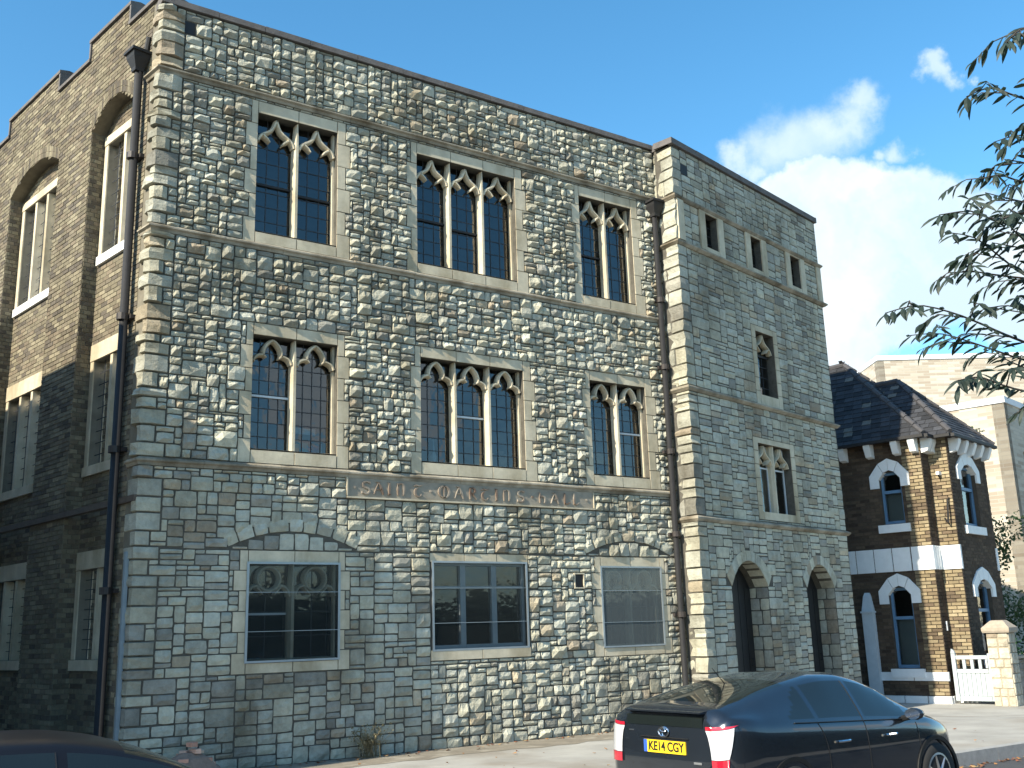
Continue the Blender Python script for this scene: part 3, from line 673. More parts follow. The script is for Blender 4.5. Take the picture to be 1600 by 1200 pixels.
# ---- brick side wall: recessed arched bays between piers
REC = .25
BAYS = [(.88, 2.50), (3.88, 6.24), (7.62, 9.9)]
SWIN = []
for (a, b) in BAYS:
    wa, wb = (a + .06, b - .04) if b < 3 else (a + .42, b - .04)
    SWIN += [(wa, wb, 8.02, 10.36, 'top'), (wa, wb, 4.46, 6.64, 'mid'), (wa, wb, 1.5, 3.28, 'low')]
ops = [(q[0] + .13, q[1] - .13, q[2] + .16, q[3] - (.16 if q[4] == 'top' else .28)) for q in SWIN]
side = wall_grid(FS, .0, 13.5, GZ - .1, 11.85, ops, .35, w=-REC).build('side_wall', M_BMORTAR, hall)
m = MB(); edges = [0] + [e for b in BAYS for e in b] + [13.5]
for i in range(0, len(edges), 2): m.box(FS, edges[i], edges[i + 1], -REC - .02, -.002, GZ - .1, 10.45)
def archz(u, a, b): t = (u - a) / (b - a) * 2 - 1; return 10.42 + .34 * (1 - t * t)
for (a, b) in BAYS:
    n = 12
    for k in range(n):
        u0, u1 = lerp(a, b, k / n), lerp(a, b, (k + 1) / n); m.prism(FS, [(u0, archz(u0, a, b)), (u1, archz(u1, a, b)), (u1, 10.85), (u0, 10.85)], -REC - .02, -.002)
for i in range(0, len(edges), 2): m.box(FS, edges[i], edges[i + 1], -REC - .02, -.0021, 10.45, 10.85)
m.box(FS, 0, 13.5, -REC - .02, -.0022, 10.85, 11.85)
MER = [(1.2, 2.72), (4.11, 6.56), (8.0, 9.6)]
for a, b in MER: m.box(FS, a, b, -REC - .02, -.0023, 11.85, 12.22)
piers = m.build('pier', M_BMORTAR, side)
mb = MB(); rbk = random.Random(4)
def in_bay(u): return any(a < u < b for a, b in BAYS)
def pred_face(u, z):
    for a, b in BAYS:
        if a < u < b: return z > archz(u, a, b) + .01
    if u < .17: return False
    return True
BC = [(a, b, 0, 10.42) for a, b in BAYS]
brick_field(mb, FS, 0, .36, 8.6, GZ, 3.80, pred_face, rbk, STOCK, clips=BC); brick_field(mb, FS, 0, .36, 8.6, 3.92, 11.84, pred_face, rbk, STOCK, clips=BC)
for a, b in MER[:2]: brick_field(mb, FS, 0, a, b, 11.86, 12.21, lambda u, z: True, rbk, STOCK)
def pred_rec(u, z):
    if not in_bay(u): return False
    for q in SWIN:
        if q[0] < u < q[1] and q[2] < z < q[3]: return False
    for a, b in BAYS:
        if a < u < b: return z < archz(u, a, b) + .05
    return True
for a, b in BAYS: brick_field(mb, FS, -REC, a, min(b, 8.6), GZ, 10.8, pred_rec, rbk, STOCK, clips=[q[:4] for q in SWIN])
for (a, b) in BAYS[:2]:                                 # reveals on the far side of each bay face the street
    Frv = Fr(FS.p(b, -REC, 0), (-FS.n.x * -1, -FS.n.y * -1), (-FS.d.x, -FS.d.y)); brick_field(mb, Frv, .002, 0, REC, GZ, 10.42, lambda u, z: True, rbk, STOCK, L=.115)
mb.build('bricks', M_BRICK, side, kind='stuff')
m = MB(); m.box(FS, .0, 8.6, -.02, .05, 3.81, 3.91, taper=.006); m.build('brick_band', material('dark_brick_band', (.09, .07, .055), .9, var=.3, vscale=8, bump=.004), side)
ra = random.Random(8)                                   # arch rings of the bays
for (a, b) in BAYS[:2]:
    n = 30; m = MB()
    for k in range(n):
        u0, u1 = lerp(a, b, k / n) + .004, lerp(a, b, (k + 1) / n) - .004; c = ra.choice(STOCK); kk = ra.uniform(.7, 1.15); c = tuple(x * kk for x in c)
        for r in range(2):
            m.prism(FS, [(u0, archz(u0, a, b) + .004 + r * .11), (u1, archz(u1, a, b) + .004 + r * .11), (u1, archz(u1, a, b) + .105 + r * .11), (u0, archz(u0, a, b) + .105 + r * .11)], -REC, .014, c)
    m.build('arch_bricks', M_BRICK, side, kind='stuff')
def side_coping(a, b, z):
    m = MB(); m.prism(Fr(FS.p(a, 0, 0), FS.n, FS.d), [(.05, z), (.05, z + .06), (-.12, z + .10), (-.42, z + .06), (-.42, z)], 0, b - a); m.build('coping_stone', M_COPING, side)
for a, b, z in ((.05, 1.2, 11.85), (1.15, 2.77, 12.22), (2.72, 4.11, 11.852), (4.06, 6.61, 12.222), (6.56, 8.0, 11.853), (7.95, 9.65, 12.22), (9.6, 13.5, 11.852)): side_coping(a, b, z)
for a in (1.2, 2.72, 4.11, 6.56):
    m = MB(); e = -1 if a in (1.2, 4.11) else 1; m.box(FS, a, a + .05 * e, -.36, .04, 11.86, 12.22) if e > 0 else m.box(FS, a - .05, a, -.36, .04, 11.86, 12.22); m.build('coping_upstand', M_COPING, side)
m = MB(); m.box(FS, 2.95, 3.62, -1.1, -.45, 11.5, 12.55); ch = m.build('chimney_stack', M_BMORTAR, hall)
m = MB(); Fc = Fr(FS.p(0, -.45, 0), SD, SN); brick_field(m, Fc, 0, 2.95, 3.62, 11.5, 12.5, lambda u, z: True, rbk, STOCK); Fc2 = Fr(FS.p(2.95, -1.1, 0), SN, (-SD[0], -SD[1])); brick_field(m, Fc2, 0, 0, .65, 11.5, 12.5, lambda u, z: True, rbk, STOCK); m.build('bricks', M_BRICK, ch, kind='stuff')
m = MB(); m.box(FS, 2.90, 3.67, -1.15, -.40, 12.55, 12.63); m.build('chimney_cap', M_COPING, ch)
for (a, b, c, d, fl) in SWIN[:6]:
    win = bpy.data.objects.new('window', None); COL.objects.link(win); win.parent = hall; win.location = Vector(FS.p((a + b) / 2, -REC, c)) - hall.location
    win['label'] = {'top': 'tall side window under a brick arch with pale sill', 'mid': 'side window with pale stone lintel', 'low': 'ground floor side window with pale stone lintel'}[fl]
    lt = .16 if fl == 'top' else .28; e = -REC
    m = MB(); m.box(FS, a, b, e - .12, e + .03, d - lt, d, taper=.003); m.build('lintel', M_ASHLAR, win)
    m = MB(); m.box(FS, a, b, e - .12, e + .05, c, c + .16, taper=.004); m.build('sill', M_WHITE if fl == 'top' else M_ASHLAR, win)
    for q0, q1 in ((a, a + .13), (b - .13, b)): m = MB(); m.box(FS, q0, q1, e - .12, e + .02, c + .163, d - lt - .003, taper=.003); m.build('jamb', M_ASHLAR, win)
    n = 2 if b < 3 else 3; oa, ob, oc, od = a + .13, b - .13, c + .16, d - lt
    for q in range(1, n): u = lerp(oa, ob, q / n); m = MB(); m.box(FS, u - .05, u + .05, e - .12, e + .005, oc, od, taper=.004); m.build('mullion', M_ASHLAR, win)
    ld = MB()
    for q in range(n):
        l0, l1 = lerp(oa, ob, q / n) + (.05 if q else 0), lerp(oa, ob, (q + 1) / n) - (.05 if q < n - 1 else 0)
        for i in range(2):
            for j in range(5): pane(FS, lerp(l0, l1, i / 2), lerp(l0, l1, (i + 1) / 2), lerp(oc, od, j / 5), lerp(oc, od, (j + 1) / 5), e - .09, win, tilt=.008)
        for i in range(1, 3): u = lerp(l0, l1, i / 3); ld.box(FS, u - .006, u + .006, e - .095, e - .085, oc, od)
        for j in range(1, 9): z = lerp(oc, od, j / 9); ld.box(FS, l0, l1, e - .0945, e - .0855, z - .006, z + .006)
    ld.build('lead_cames', M_LEAD, win)

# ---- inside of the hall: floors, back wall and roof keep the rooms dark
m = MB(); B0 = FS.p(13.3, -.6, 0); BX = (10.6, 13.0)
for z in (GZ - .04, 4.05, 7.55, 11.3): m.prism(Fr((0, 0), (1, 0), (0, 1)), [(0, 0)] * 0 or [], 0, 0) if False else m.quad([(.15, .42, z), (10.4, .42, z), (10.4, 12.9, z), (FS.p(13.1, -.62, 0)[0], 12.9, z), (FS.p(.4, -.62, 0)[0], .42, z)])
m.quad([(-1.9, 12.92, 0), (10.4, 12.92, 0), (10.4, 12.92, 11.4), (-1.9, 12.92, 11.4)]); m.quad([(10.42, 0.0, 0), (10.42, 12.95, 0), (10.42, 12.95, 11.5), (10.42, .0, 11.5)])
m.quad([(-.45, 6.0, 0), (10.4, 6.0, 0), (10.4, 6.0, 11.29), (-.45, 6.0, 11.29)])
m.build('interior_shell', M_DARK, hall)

# ---- rainwater pipes
def downpipe(pts, hop, r, label, F, parent, bz):
    m = MB(); m.tube(pts, r, 10); pipe = m.build('downpipe', M_PIPE, parent, smooth=True, label=label)
    u, w, z = hop; m = MB(); m.loft([[F.p(u + a * s_, w + b * s_, zz) for a, b in ((-1, -1), (1, -1), (1, 1), (-1, 1))] for s_, zz in ((.07, z - .34), (.075, z - .28), (.13, z - .12), (.14, z - .05), (.17, z - .045), (.17, z))]); m.build('hopper_head', M_PIPE, pipe)
    for z in bz:
        m = MB(); m.loft([[F.p(u + 1.35 * r * math.cos(t * .628), w + 1.35 * r * math.sin(t * .628), zz) for t in range(10)] for zz in (z - .05, z + .05)]); m.box(F, u - r * 2, u + r * 2, w - r * 2.2, w - r, z - .03, z + .03); m.build('pipe_bracket', M_RUSTPIPE, pipe)
    return pipe
downpipe([FS.p(.52, .12, GZ), FS.p(.52, .12, 10.7)], (.52, .14, 10.98), .065, 'black iron downpipe by the left corner', FS, hall, (9.2, 6.6, 4.6, 2.6))
m = MB(); m.tube([FS.p(.50, .04, 10.9), FS.p(.42, .03, 11.25)], .045, 8); m.build('outlet_pipe', M_PIPE, hall)
downpipe([FF.p(9.99, .12, GZ), FF.p(9.99, .12, 10.2)], (9.99, .14, 10.44), .058, 'black iron downpipe between hall front and tower', FF, hall, (8.3, 6.9, 5.2, 3.6, 2.1))
m = MB(); m.box(FS, .10, .16, .02, .075, .3, 3.12, taper=.004); m.build('cable_trunking', material('grey_plastic_trunking', (.22, .27, .30), .6, var=.12), hall)

# ---- entrance tower
TW = 6.25; TC = 11.74
DOORS = [(1.02, 2.42, 3.12), (4.06, 5.36, 3.12)]; SPR = 2.62
TWIN = [(2.63, 3.76, 6.47, 8.26, 2.81, 3.58, 6.70, 8.13, 1), (2.30, 4.06, 3.98, 5.72, 2.49, 3.88, 4.15, 5.60, 2)]
SLOT = [(1.08, 1.56), (2.93, 3.40), (4.74, 5.22)]; SLZ = (9.62, 10.38)
tops = [(w[4], w[5], w[6], w[7]) for w in TWIN] + [(a, b, GZ - .1, z) for a, b, z in DOORS] + [(a, b, SLZ[0], SLZ[1]) for a, b in SLOT]
tower = wall_grid(FT, .04, TW, GZ - .1, TC - .1, tops, .45).build('entrance_tower', M_MORTAR, hall, label='shaded stone entrance tower with two arched doorways')
m = MB(); m.box(FTR, 0, .44, -.3, -.002, GZ - .1, TC - .1); e_ = TP(TW, -.0); Fe = Fr(TP(TW, -3.2), TN, TD); m.box(Fe, 0, 3.18, -.3, 0, GZ - .1, TC - .1); Fb = Fr(TP(0, -3.2), TD, (-TN[0], -TN[1])); m.box(Fb, 0, TW, -.3, 0, GZ - .1, TC - .1)
m.quad([(*TP(.1, -.1), TC - .5), (*TP(TW - .1, -.1), TC - .5), (*TP(TW - .1, -3.3), TC - .5), (*TP(.1, -3.3), TC - .5)]); m.quad([(*TP(.1, -.46), 6.3), (*TP(TW - .1, -.46), 6.3), (*TP(TW - .1, -3.3), 6.3), (*TP(.1, -3.3), 6.3)]); m.build('tower_shell', M_MORTAR, tower)
def doorz(u, a, b, top): t = abs((u - a) / (b - a) * 2 - 1); return SPR + (top - SPR) * (1 - t ** 2.2)
# arched heads: fill the corners of the doorway openings
for (a, b, top) in DOORS:
    m = MB(); n = 14
    for k in range(n):
        u0, u1 = lerp(a, b, k / n), lerp(a, b, (k + 1) / n); m.prism(FT, [(u0, doorz(u0, a, b, top) - .001), (u1, doorz(u1, a, b, top) - .001), (u1, top + .004), (u0, top + .004)], -.45, -.003)
    m.build('door_head', M_MORTAR, tower)
    for k in range(9):
        m = MB(); t0, t1 = -1 + 2 * k / 9, -1 + 2 * (k + 1) / 9; c = stone_tint(rng); ua, ub = lerp(a, b, (t0 + 1) / 2), lerp(a, b, (t1 + 1) / 2); cu = (a + b) / 2
        m.prism(FT, [(ua + .005, doorz(ua, a, b, top)), (ub - .005, doorz(ub, a, b, top)), (cu + (ub - cu) * 1.22 - .005, doorz(ub, a, b, top) + .20), (cu + (ua - cu) * 1.22 + .005, doorz(ua, a, b, top) + .20)], -.30, .016 + rng.uniform(-.006, .01), c); m.build('voussoir', M_STONE, tower)
    # reveal stones on both cheeks
    rv = MB()
    for (uu, sg) in ((a, 1), (b, -1)):
        Frv = Fr(FT.p(uu, -.45, 0), TN, (TD[0] * sg, TD[1] * sg)); z = GZ
        while z < SPR - .05:
            h = rng.uniform(.2, .34); t = min(z + h, SPR); cut = rng.uniform(.15, .28); stone(rv, Frv, .0, cut, z, t, .012, rng, stone_tint(rng, .1)); stone(rv, Frv, cut, .452, z, t, .012, rng, stone_tint(rng, .1)); z = t
    rv.build('reveal_stone', M_STONE, tower, kind='stuff')
    dm = MB(); dm.prism(FT, [(a - .02, GZ)] + [(lerp(a, b, k / 10), doorz(lerp(a, b, k / 10), a, b, top) + .01) for k in range(11)] + [(b + .02, GZ)], -.50, -.44); dr = dm.build('door', M_DOOR, hall)
    for k in range(6):
        m = MB(); u0 = lerp(a, b, k / 6) + .008; u1 = lerp(a, b, (k + 1) / 6) - .008; m.box(FT, u0, u1, -.44, -.425, GZ + .02, min(doorz(u0, a, b, top), doorz(u1, a, b, top)) - .02); m.build('door_plank', M_DOOR, dr)
    m = MB(); m.tube([FT.p(b - .16, -.41, 1.08), FT.p(b - .16, -.37, 1.08), FT.p(b - .16, -.37, 1.2), FT.p(b - .16, -.41, 1.2)], .012, 6); m.build('handle', M_PIPE, dr)
TS = [(3.88, .08), (6.43, .09), (9.47, .10), (10.47, .08)]
def tblocked(u, z):
    for w in TWIN:
        if w[0] < u < w[1] and w[2] < z < w[3]: return True
    for s, _ in TS:
        if s - .06 < z < s + .05: return True
    for (a, b, top) in DOORS:
        if a < u < b and z < top: 
            if z < SPR or z < doorz(u, a, b, top) + .2: return True
        cu = (a + b) / 2
        if abs(u - cu) < (b - a) / 2 * 1.22 and SPR < z < doorz(min(max(u, a), b), a, b, top) + .21: return True
    for (a, b) in SLOT:
        if a - .24 < u < b + .24 and 9.52 < z < 10.42: return True
    if .27 < u < .55 and 11.05 < z < 11.28: return True
    if (u < .3 or u > TW - .22) and 9.52 < z < 10.42: return True
    return False
tfu = [.3, TW - .22, .27, .55] + [x for w in TWIN for x in w[:2]] + [x for a, b, _ in DOORS for x in (a, b)] + [x for a, b in SLOT for x in (a - .24, b + .24)]
tfz = [x for s, _ in TS for x in (s - .06, s + .05)] + [x for w in TWIN for x in w[2:4]] + [SPR, 11.05, 11.28, 3.14]
trects = rubble(FT, .30, TW - .02, GZ, TC - .14, tblocked, tfu, tfz, rng, su=.085, sz=.075, wmin=2, wmax=5, hs=(1, 2, 2, 2, 2, 3))
lay_stones(FT, trects, .020, rng, tower, 220, warm=.02)
# the sunlit return: quoins alternate long and short round the arris
z = GZ; k = 0
while z < TC - .2:
    t = min(z + rng.uniform(.13, .34), TC - .13)
    for s, _ in TS:
        if z < s - .06 < t + .07: t = s - .06
    if t - z > .05:
        lt = .29 if not (9.5 < z < 10.42) else .28; c = stone_tint(rng); m = MB(); g = .007; zz = [z + g, z + g + .012, (z + t) / 2, t - g - .012, t - g]; rings = []
        c = tuple(q * .9 for q in c); cut = rng.uniform(.18, .34) if k % 2 else rng.uniform(.06, .16)
        for i, q in enumerate(zz):
            e = i in (0, 4); wa = -.015 if e else rng.uniform(.01, .035); wb = -.015 if e else rng.uniform(.012, .05)
            pu = lambda u, w: Vector(FT.p(u, w, q)); pr = lambda u, w: Vector(FTR.p(u, w, q)); cn = Vector(FT.p(0, 0, q)) + FT.n * wa + FTR.n * wb
            rings.append([pu(lt - g, -.02), pu(lt - .02, wa * .7), pu(lt * .5, wa * rng.uniform(.8, 1.4)), cn, pr(lerp(cut, .55, .5), wb * rng.uniform(.8, 1.3)), pr(cut + .015, wb * .7), pr(cut + g, -.02)])
        m.loft(rings, closed=False, c=c); m.build('quoin_stone', M_STONE, tower)
        m = MB(); stone(m, FTR, .0, cut, z, t, .03, rng, tuple(q * .9 for q in stone_tint(rng)))
        if m.f: m.build('stone', M_STONE, tower)
    z = t
    for s, _ in TS:
        if abs(z - (s - .06)) < 1e-4: z = s + .05
    k += 1
def tower_string(z, pr, h=.11):
    prof = [(-.02, z - h * .6), (pr * .4, z - h * .6), (pr, z - h * .15), (pr, z + h * .1), (pr * .25, z + h * .42), (-.02, z + h * .42)]
    m = MB(); rings = [[FTR.p(-.02, w, zz) for w, zz in prof], [tuple(Vector(FT.p(0, 0, zz)) + FT.n * w + FTR.n * w) for w, zz in prof]]
    for q in range(1, 5): rings.append([FT.p(TW * q / 4, w, zz) for w, zz in prof])
    rings.append([tuple(Vector(FT.p(TW, 0, zz)) + FT.n * w * 0 - FT.n * .4 + FT.d * w) for w, zz in prof]); rings[-2] = [tuple(Vector(FT.p(TW, 0, zz)) + FT.n * w + FT.d * w) for w, zz in prof]
    m.loft(rings); m.build('string_course', M_STRING, tower)
for s, pr in TS: tower_string(s, pr)
# ashlar strips and slot windows of the top stage
for (a, b) in SLOT:
    win = bpy.data.objects.new('window', None); COL.objects.link(win); win.parent = hall; win.location = Vector(FT.p((a + b) / 2, 0, SLZ[0])) - hall.location; win['label'] = 'small dark slot window in the top stage of the tower'
    for u0, u1 in ((a - .23, a), (b, b + .23)): m = MB(); m.box(FT, u0, u1, -.2, .035, 9.525, 10.415, taper=.006); m.build('jamb', M_ASHLAR, win)
    m = MB(); m.box(FT, a, b, -.2, .03, 9.525, SLZ[0], taper=.004); m.build('sill', M_ASHLAR, win)
    m = MB(); m.box(FT, a, b, -.2, .03, SLZ[1], 10.415, taper=.003); m.build('lintel', M_ASHLAR, win)
    pane(FT, a, b, SLZ[0], SLZ[1], -.16, win)
    ld = MB(); ld.box(FT, (a + b) / 2 - .006, (a + b) / 2 + .006, -.165, -.155, *SLZ)
    for q in (.25, .5, .75): z = lerp(*SLZ, q); ld.box(FT, a, b, -.1645, -.1555, z - .006, z + .006)
    ld.build('lead_cames', M_LEAD, win)
m = MB(); m.box(FT, TW - .2, TW + .03, -.2, .035, 9.525, 10.415, taper=.006); m.build('corner_strip', M_ASHLAR, tower)
m = MB(); m.box(FT, .02, .26, -.05, .045, 9.525, 10.415, taper=.006); m.build('corner_strip', M_ASHLAR, tower)
m = MB(); m.box(FT, .28, .54, -.02, .006, 11.06, 11.27); m.build('vent', M_PIPE, tower)
u = -.06
while u < TW:
    l = min(rng.uniform(.8, 1.05), TW + .05 - u); m = MB(); m.box(FT, u + .004, u + l - .004, -.40, .06, TC - .13, TC + rng.uniform(-.004, .004)); m.build('coping_stone', M_COPING, tower); u += l
m = MB(); m.box(FTR, -.35, .49, -.35, .05, TC - .13, TC + .002); m.build('coping_stone', M_COPING, tower)
for wi, (a, b, c, d, oa, ob, oc, od, nl) in enumerate(TWIN):
    win = bpy.data.objects.new('window', None); COL.objects.link(win); win.parent = hall; win.location = Vector(FT.p((a + b) / 2, 0, c)) - hall.location; win['label'] = ('single-light traceried window high on the tower', 'two-light traceried tower window above the doorways')[wi]
    zs_ = jamb_lines(c, d)
    for q in range(6):
        z0, z1 = zs_[q], zs_[q + 1]
        for u0, u1 in ((a, oa), (ob, b)): m = MB(); m.box(FT, u0 + .003, u1 - .003, -.2, .014 + rng.uniform(-.003, .004), z0 + .003, z1 - .003, taper=.004); m.build('frame_stone', M_ASHLAR, win)
    m = MB(); m.box(FT, oa, ob, -.2, .014, od, d - .002, taper=.004); m.build('frame_stone', M_ASHLAR, win)
    m = MB(); m.box(FT, oa, ob, -.2, .016, c + .002, oc, taper=.004); m.build('sill', M_ASHLAR, win)
    W = (ob - oa) / nl
    for q in range(1, nl): m = MB(); u = oa + W * q; m.sweep(FT, [(u, oc - .01), (u, od + .01)], SEC); m.build('mullion', M_ASHLAR, win)
    for q in range(nl):
        l0, l1 = oa + W * q + (.03 if q == 0 else .045), oa + W * (q + 1) - (.03 if q == nl - 1 else .045)
        heads(FT, l0, l1, od - .40 - .03, .40, 'upper', win)
        if nl == 2:
            m = MB()
            for r in ((l0, l0 + .03, oc, od), (l1 - .03, l1, oc, od), (l0 + .03, l1 - .03, oc, oc + .03), (l0 + .03, l1 - .03, od - .50, od - .47)): m.box(FT, r[0], r[1], -.2, -.17, r[2], r[3])
            m.build('casement_frame', M_WFRAME, win); pane(FT, l0, l1, oc, od, -.19, win)
        else:
            ld = MB()
            for i in range(3):
                for j in range(6): pane(FT, lerp(l0, l1, i / 3), lerp(l0, l1, (i + 1) / 3), lerp(oc, od, j / 6), lerp(oc, od, (j + 1) / 6), -.19, win, tilt=.012)
            for i in range(1, 3): u = lerp(l0, l1, i / 3); ld.box(FT, u - .006, u + .006, -.197, -.183, oc, od)
            for j in range(1, 6): z = lerp(oc, od, j / 6); ld.box(FT, l0, l1, -.1965, -.1835, z - .006, z + .006)
            ld.build('lead_cames', M_LEAD, win); m = MB(); z = lerp(oc, od, .66); m.box(FT, l0, l1, -.18, -.15, z - .02, z + .02); m.build('glazing_bar', M_PIPE, win)

# ------------------------------------------------------------------ neighbour across the lane (its shade falls on the hall)
nb = thing('brick_building', (-4.4, -1.60, GZ), 'plain brown brick building across the lane left of the stone hall', 'building')
FN = Fr((-4.0, -1.52), SD, (-SN[0], -SN[1]))          # its flank faces the hall
m = MB(); m.box(FN, 0, 1.05, -7.5, 0, GZ - .1, 8.2); m.box(FN, 1.053, 16, -7.5, -.003, GZ - .1, 9.1); m.build('wall', material('brown_brick_wall', (.17, .125, .085), .9, var=.25, vscale=6, bump=.006, bscale=40), nb)
m = MB(); m.box(FN, -.04, 1.05, -7.5, .03, 8.203, 8.28); m.build('front_coping', M_COPING, nb)
m = MB(); m.box(FN, 1.06, 16, -7.6, .04, 9.103, 9.18); m.build('coping', M_COPING, nb)
for zz in (1.4, 4.6):
    for uu in (3.0, 7.0, 11.0):
        m = MB(); m.box(FN, uu, uu + 1.1, -.1, .012, zz, zz + 1.7); w_ = m.build('window', M_WFRAME, nb); m = MB(); m.box(FN, uu + .08, uu + 1.02, .0121, .016, zz + .08, zz + 1.62); m.build('pane', M_DOOR, w_)
        m = MB(); m.box(FN, uu - .08, uu + 1.18, .0, .07, zz - .12, zz - .003); m.build('sill', M_ASHLAR, w_)

# ------------------------------------------------------------------ brick house with white dressings
# the house stands behind an alley; HK, HZ: its building module and datum
HK, HZ, H0 = 1.118, -.2207, (11.813, 1.131)
HG = -.09
def HP(s, t): return (H0[0] + HK * (TD[0] * s + TN[0] * t), H0[1] + HK * (TD[1] * s + TN[1] * t))
def HH(z): return z * HK + HZ
house = thing('brick_house', (*HP(6.6, 0), HG), 'dark brick house with slate hipped roof and white-painted dressings beside the tower', 'house')
S0, Tf1, S2h, Tf2, S3h, EZ = 6.35, 1.90, 6.78, 2.33, 9.15, 5.90
FH1 = Fr(HP(S0, 0), TN, (-TD[0], -TD[1]), HK, HZ); FH1f = Fr(HP(S0, Tf1), TD, TN, HK, HZ); FH2 = Fr(HP(S2h, Tf1), TN, (-TD[0], -TD[1]), HK, HZ); FH2f = Fr(HP(S2h, Tf2), TD, TN, HK, HZ)
HW1 = [(.80, 1.32, .84, 2.58, 'lower'), (.88, 1.38, 4.0, 5.18, 'upper')]      # flank windows
HW2 = [(.68, 1.62, .99, 2.68, 'lower'), (.60, 1.58, 3.92, 5.30, 'upper')]     # front windows
hm = wall_grid(FH1, -6, Tf1, .0, EZ, [w[:4] for w in HW1], .25); wall_grid(FH1f, 0, S2h - S0, 0, EZ, [], .25, mb=hm); wall_grid(FH2, 0, Tf2 - Tf1, 0, EZ, [], .25, mb=hm); wall_grid(FH2f, 0, S3h - S2h, 0, EZ, [w[:4] for w in HW2], .25, mb=hm)
FH3 = Fr(HP(S3h, -6), TN, TD, HK, HZ); wall_grid(FH3, 0, Tf2 + 6, 0, EZ, [], .25, mb=hm); FH4 = Fr(HP(S0, -6), TD, (-TN[0], -TN[1]), HK, HZ); wall_grid(FH4, 0, S3h - S0, 0, EZ, [], .25, mb=hm)
hwall = hm.build('wall', material('sooty_mortar', (.075, .062, .048), .95, var=.25, vscale=6, bump=.003, bscale=50, spec=.2), house)
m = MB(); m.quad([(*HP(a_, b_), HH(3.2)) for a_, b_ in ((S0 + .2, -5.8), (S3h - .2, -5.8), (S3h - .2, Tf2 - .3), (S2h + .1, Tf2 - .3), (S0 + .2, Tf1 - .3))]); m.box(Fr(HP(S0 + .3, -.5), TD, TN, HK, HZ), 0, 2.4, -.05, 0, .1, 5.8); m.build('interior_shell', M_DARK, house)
rh = random.Random(33); mb = MB()
def hp(wins): return lambda u, z: True
def hc(wins): return [(w[0] - .002, w[1] + .002, w[2] - .05, w[3] + .06) for w in wins]
brick_field(mb, FH1, 0, -.3, 1.46, .12, EZ, hp(HW1), rh, DARKB, clips=hc(HW1)); brick_field(mb, FH1f, 0, 0, S2h - S0, .12, EZ, hp([]), rh, DARKB); brick_field(mb, FH2f, 0, .0, S3h - S2h, .12, EZ, hp(HW2), rh, DARKB, clips=hc(HW2))
brick_field(mb, FH1, .012, 1.46, Tf1, .12, EZ, hp([]), rh, YELB, j=.013); brick_field(mb, FH2, .012, 0, Tf2 - Tf1, .12, EZ, hp([]), rh, YELB, j=.013)
mb.build('bricks', M_BRICK, hwall, kind='stuff')
# white painted band course in blocks, plinth, sill course
def blocks(F, u0, u1, z0, z1, n, pr, nm, mat=M_WHITE):
    for k in range(n):
        m = MB(); m.box(F, lerp(u0, u1, k / n) + .007, lerp(u0, u1, (k + 1) / n) - .007, -.02, pr, z0, z1, taper=.006); m.build(nm, mat, house)
blocks(FH1, -.3, 1.42, 2.93, 3.46, 4, .03, 'band_block'); blocks(FH1, 1.43, Tf1 + .045, 2.93, 3.46, 1, .045, 'band_block'); blocks(FH1f, .0, S2h - S0 - .05, 2.93, 3.46, 3, .03, 'band_block'); blocks(FH2, .0, Tf2 - Tf1 + .04, 2.93, 3.46, 1, .045, 'band_block')
blocks(FH2f, .0, .05, 2.93, 3.46, 1, .03, 'band_block'); blocks(FH2f, S3h - S2h - .12, S3h - S2h, 2.93, 3.46, 1, .03, 'band_block')
blocks(FH1, .40, Tf1 + .04, .57, .76, 2, .04, 'sill_course'); blocks(FH1, .40, Tf1 + .05, .06, .26, 3, .05, 'plinth_block'); blocks(FH1f, 0.05, S2h - S0, .06, .26, 1, .05, 'plinth_block'); blocks(FH2, 0.05, Tf2 - Tf1 + .04, .06, .26, 1, .05, 'plinth_block'); blocks(FH2f, .05, S3h - S2h, .06, .26, 3, .05, 'plinth_block')
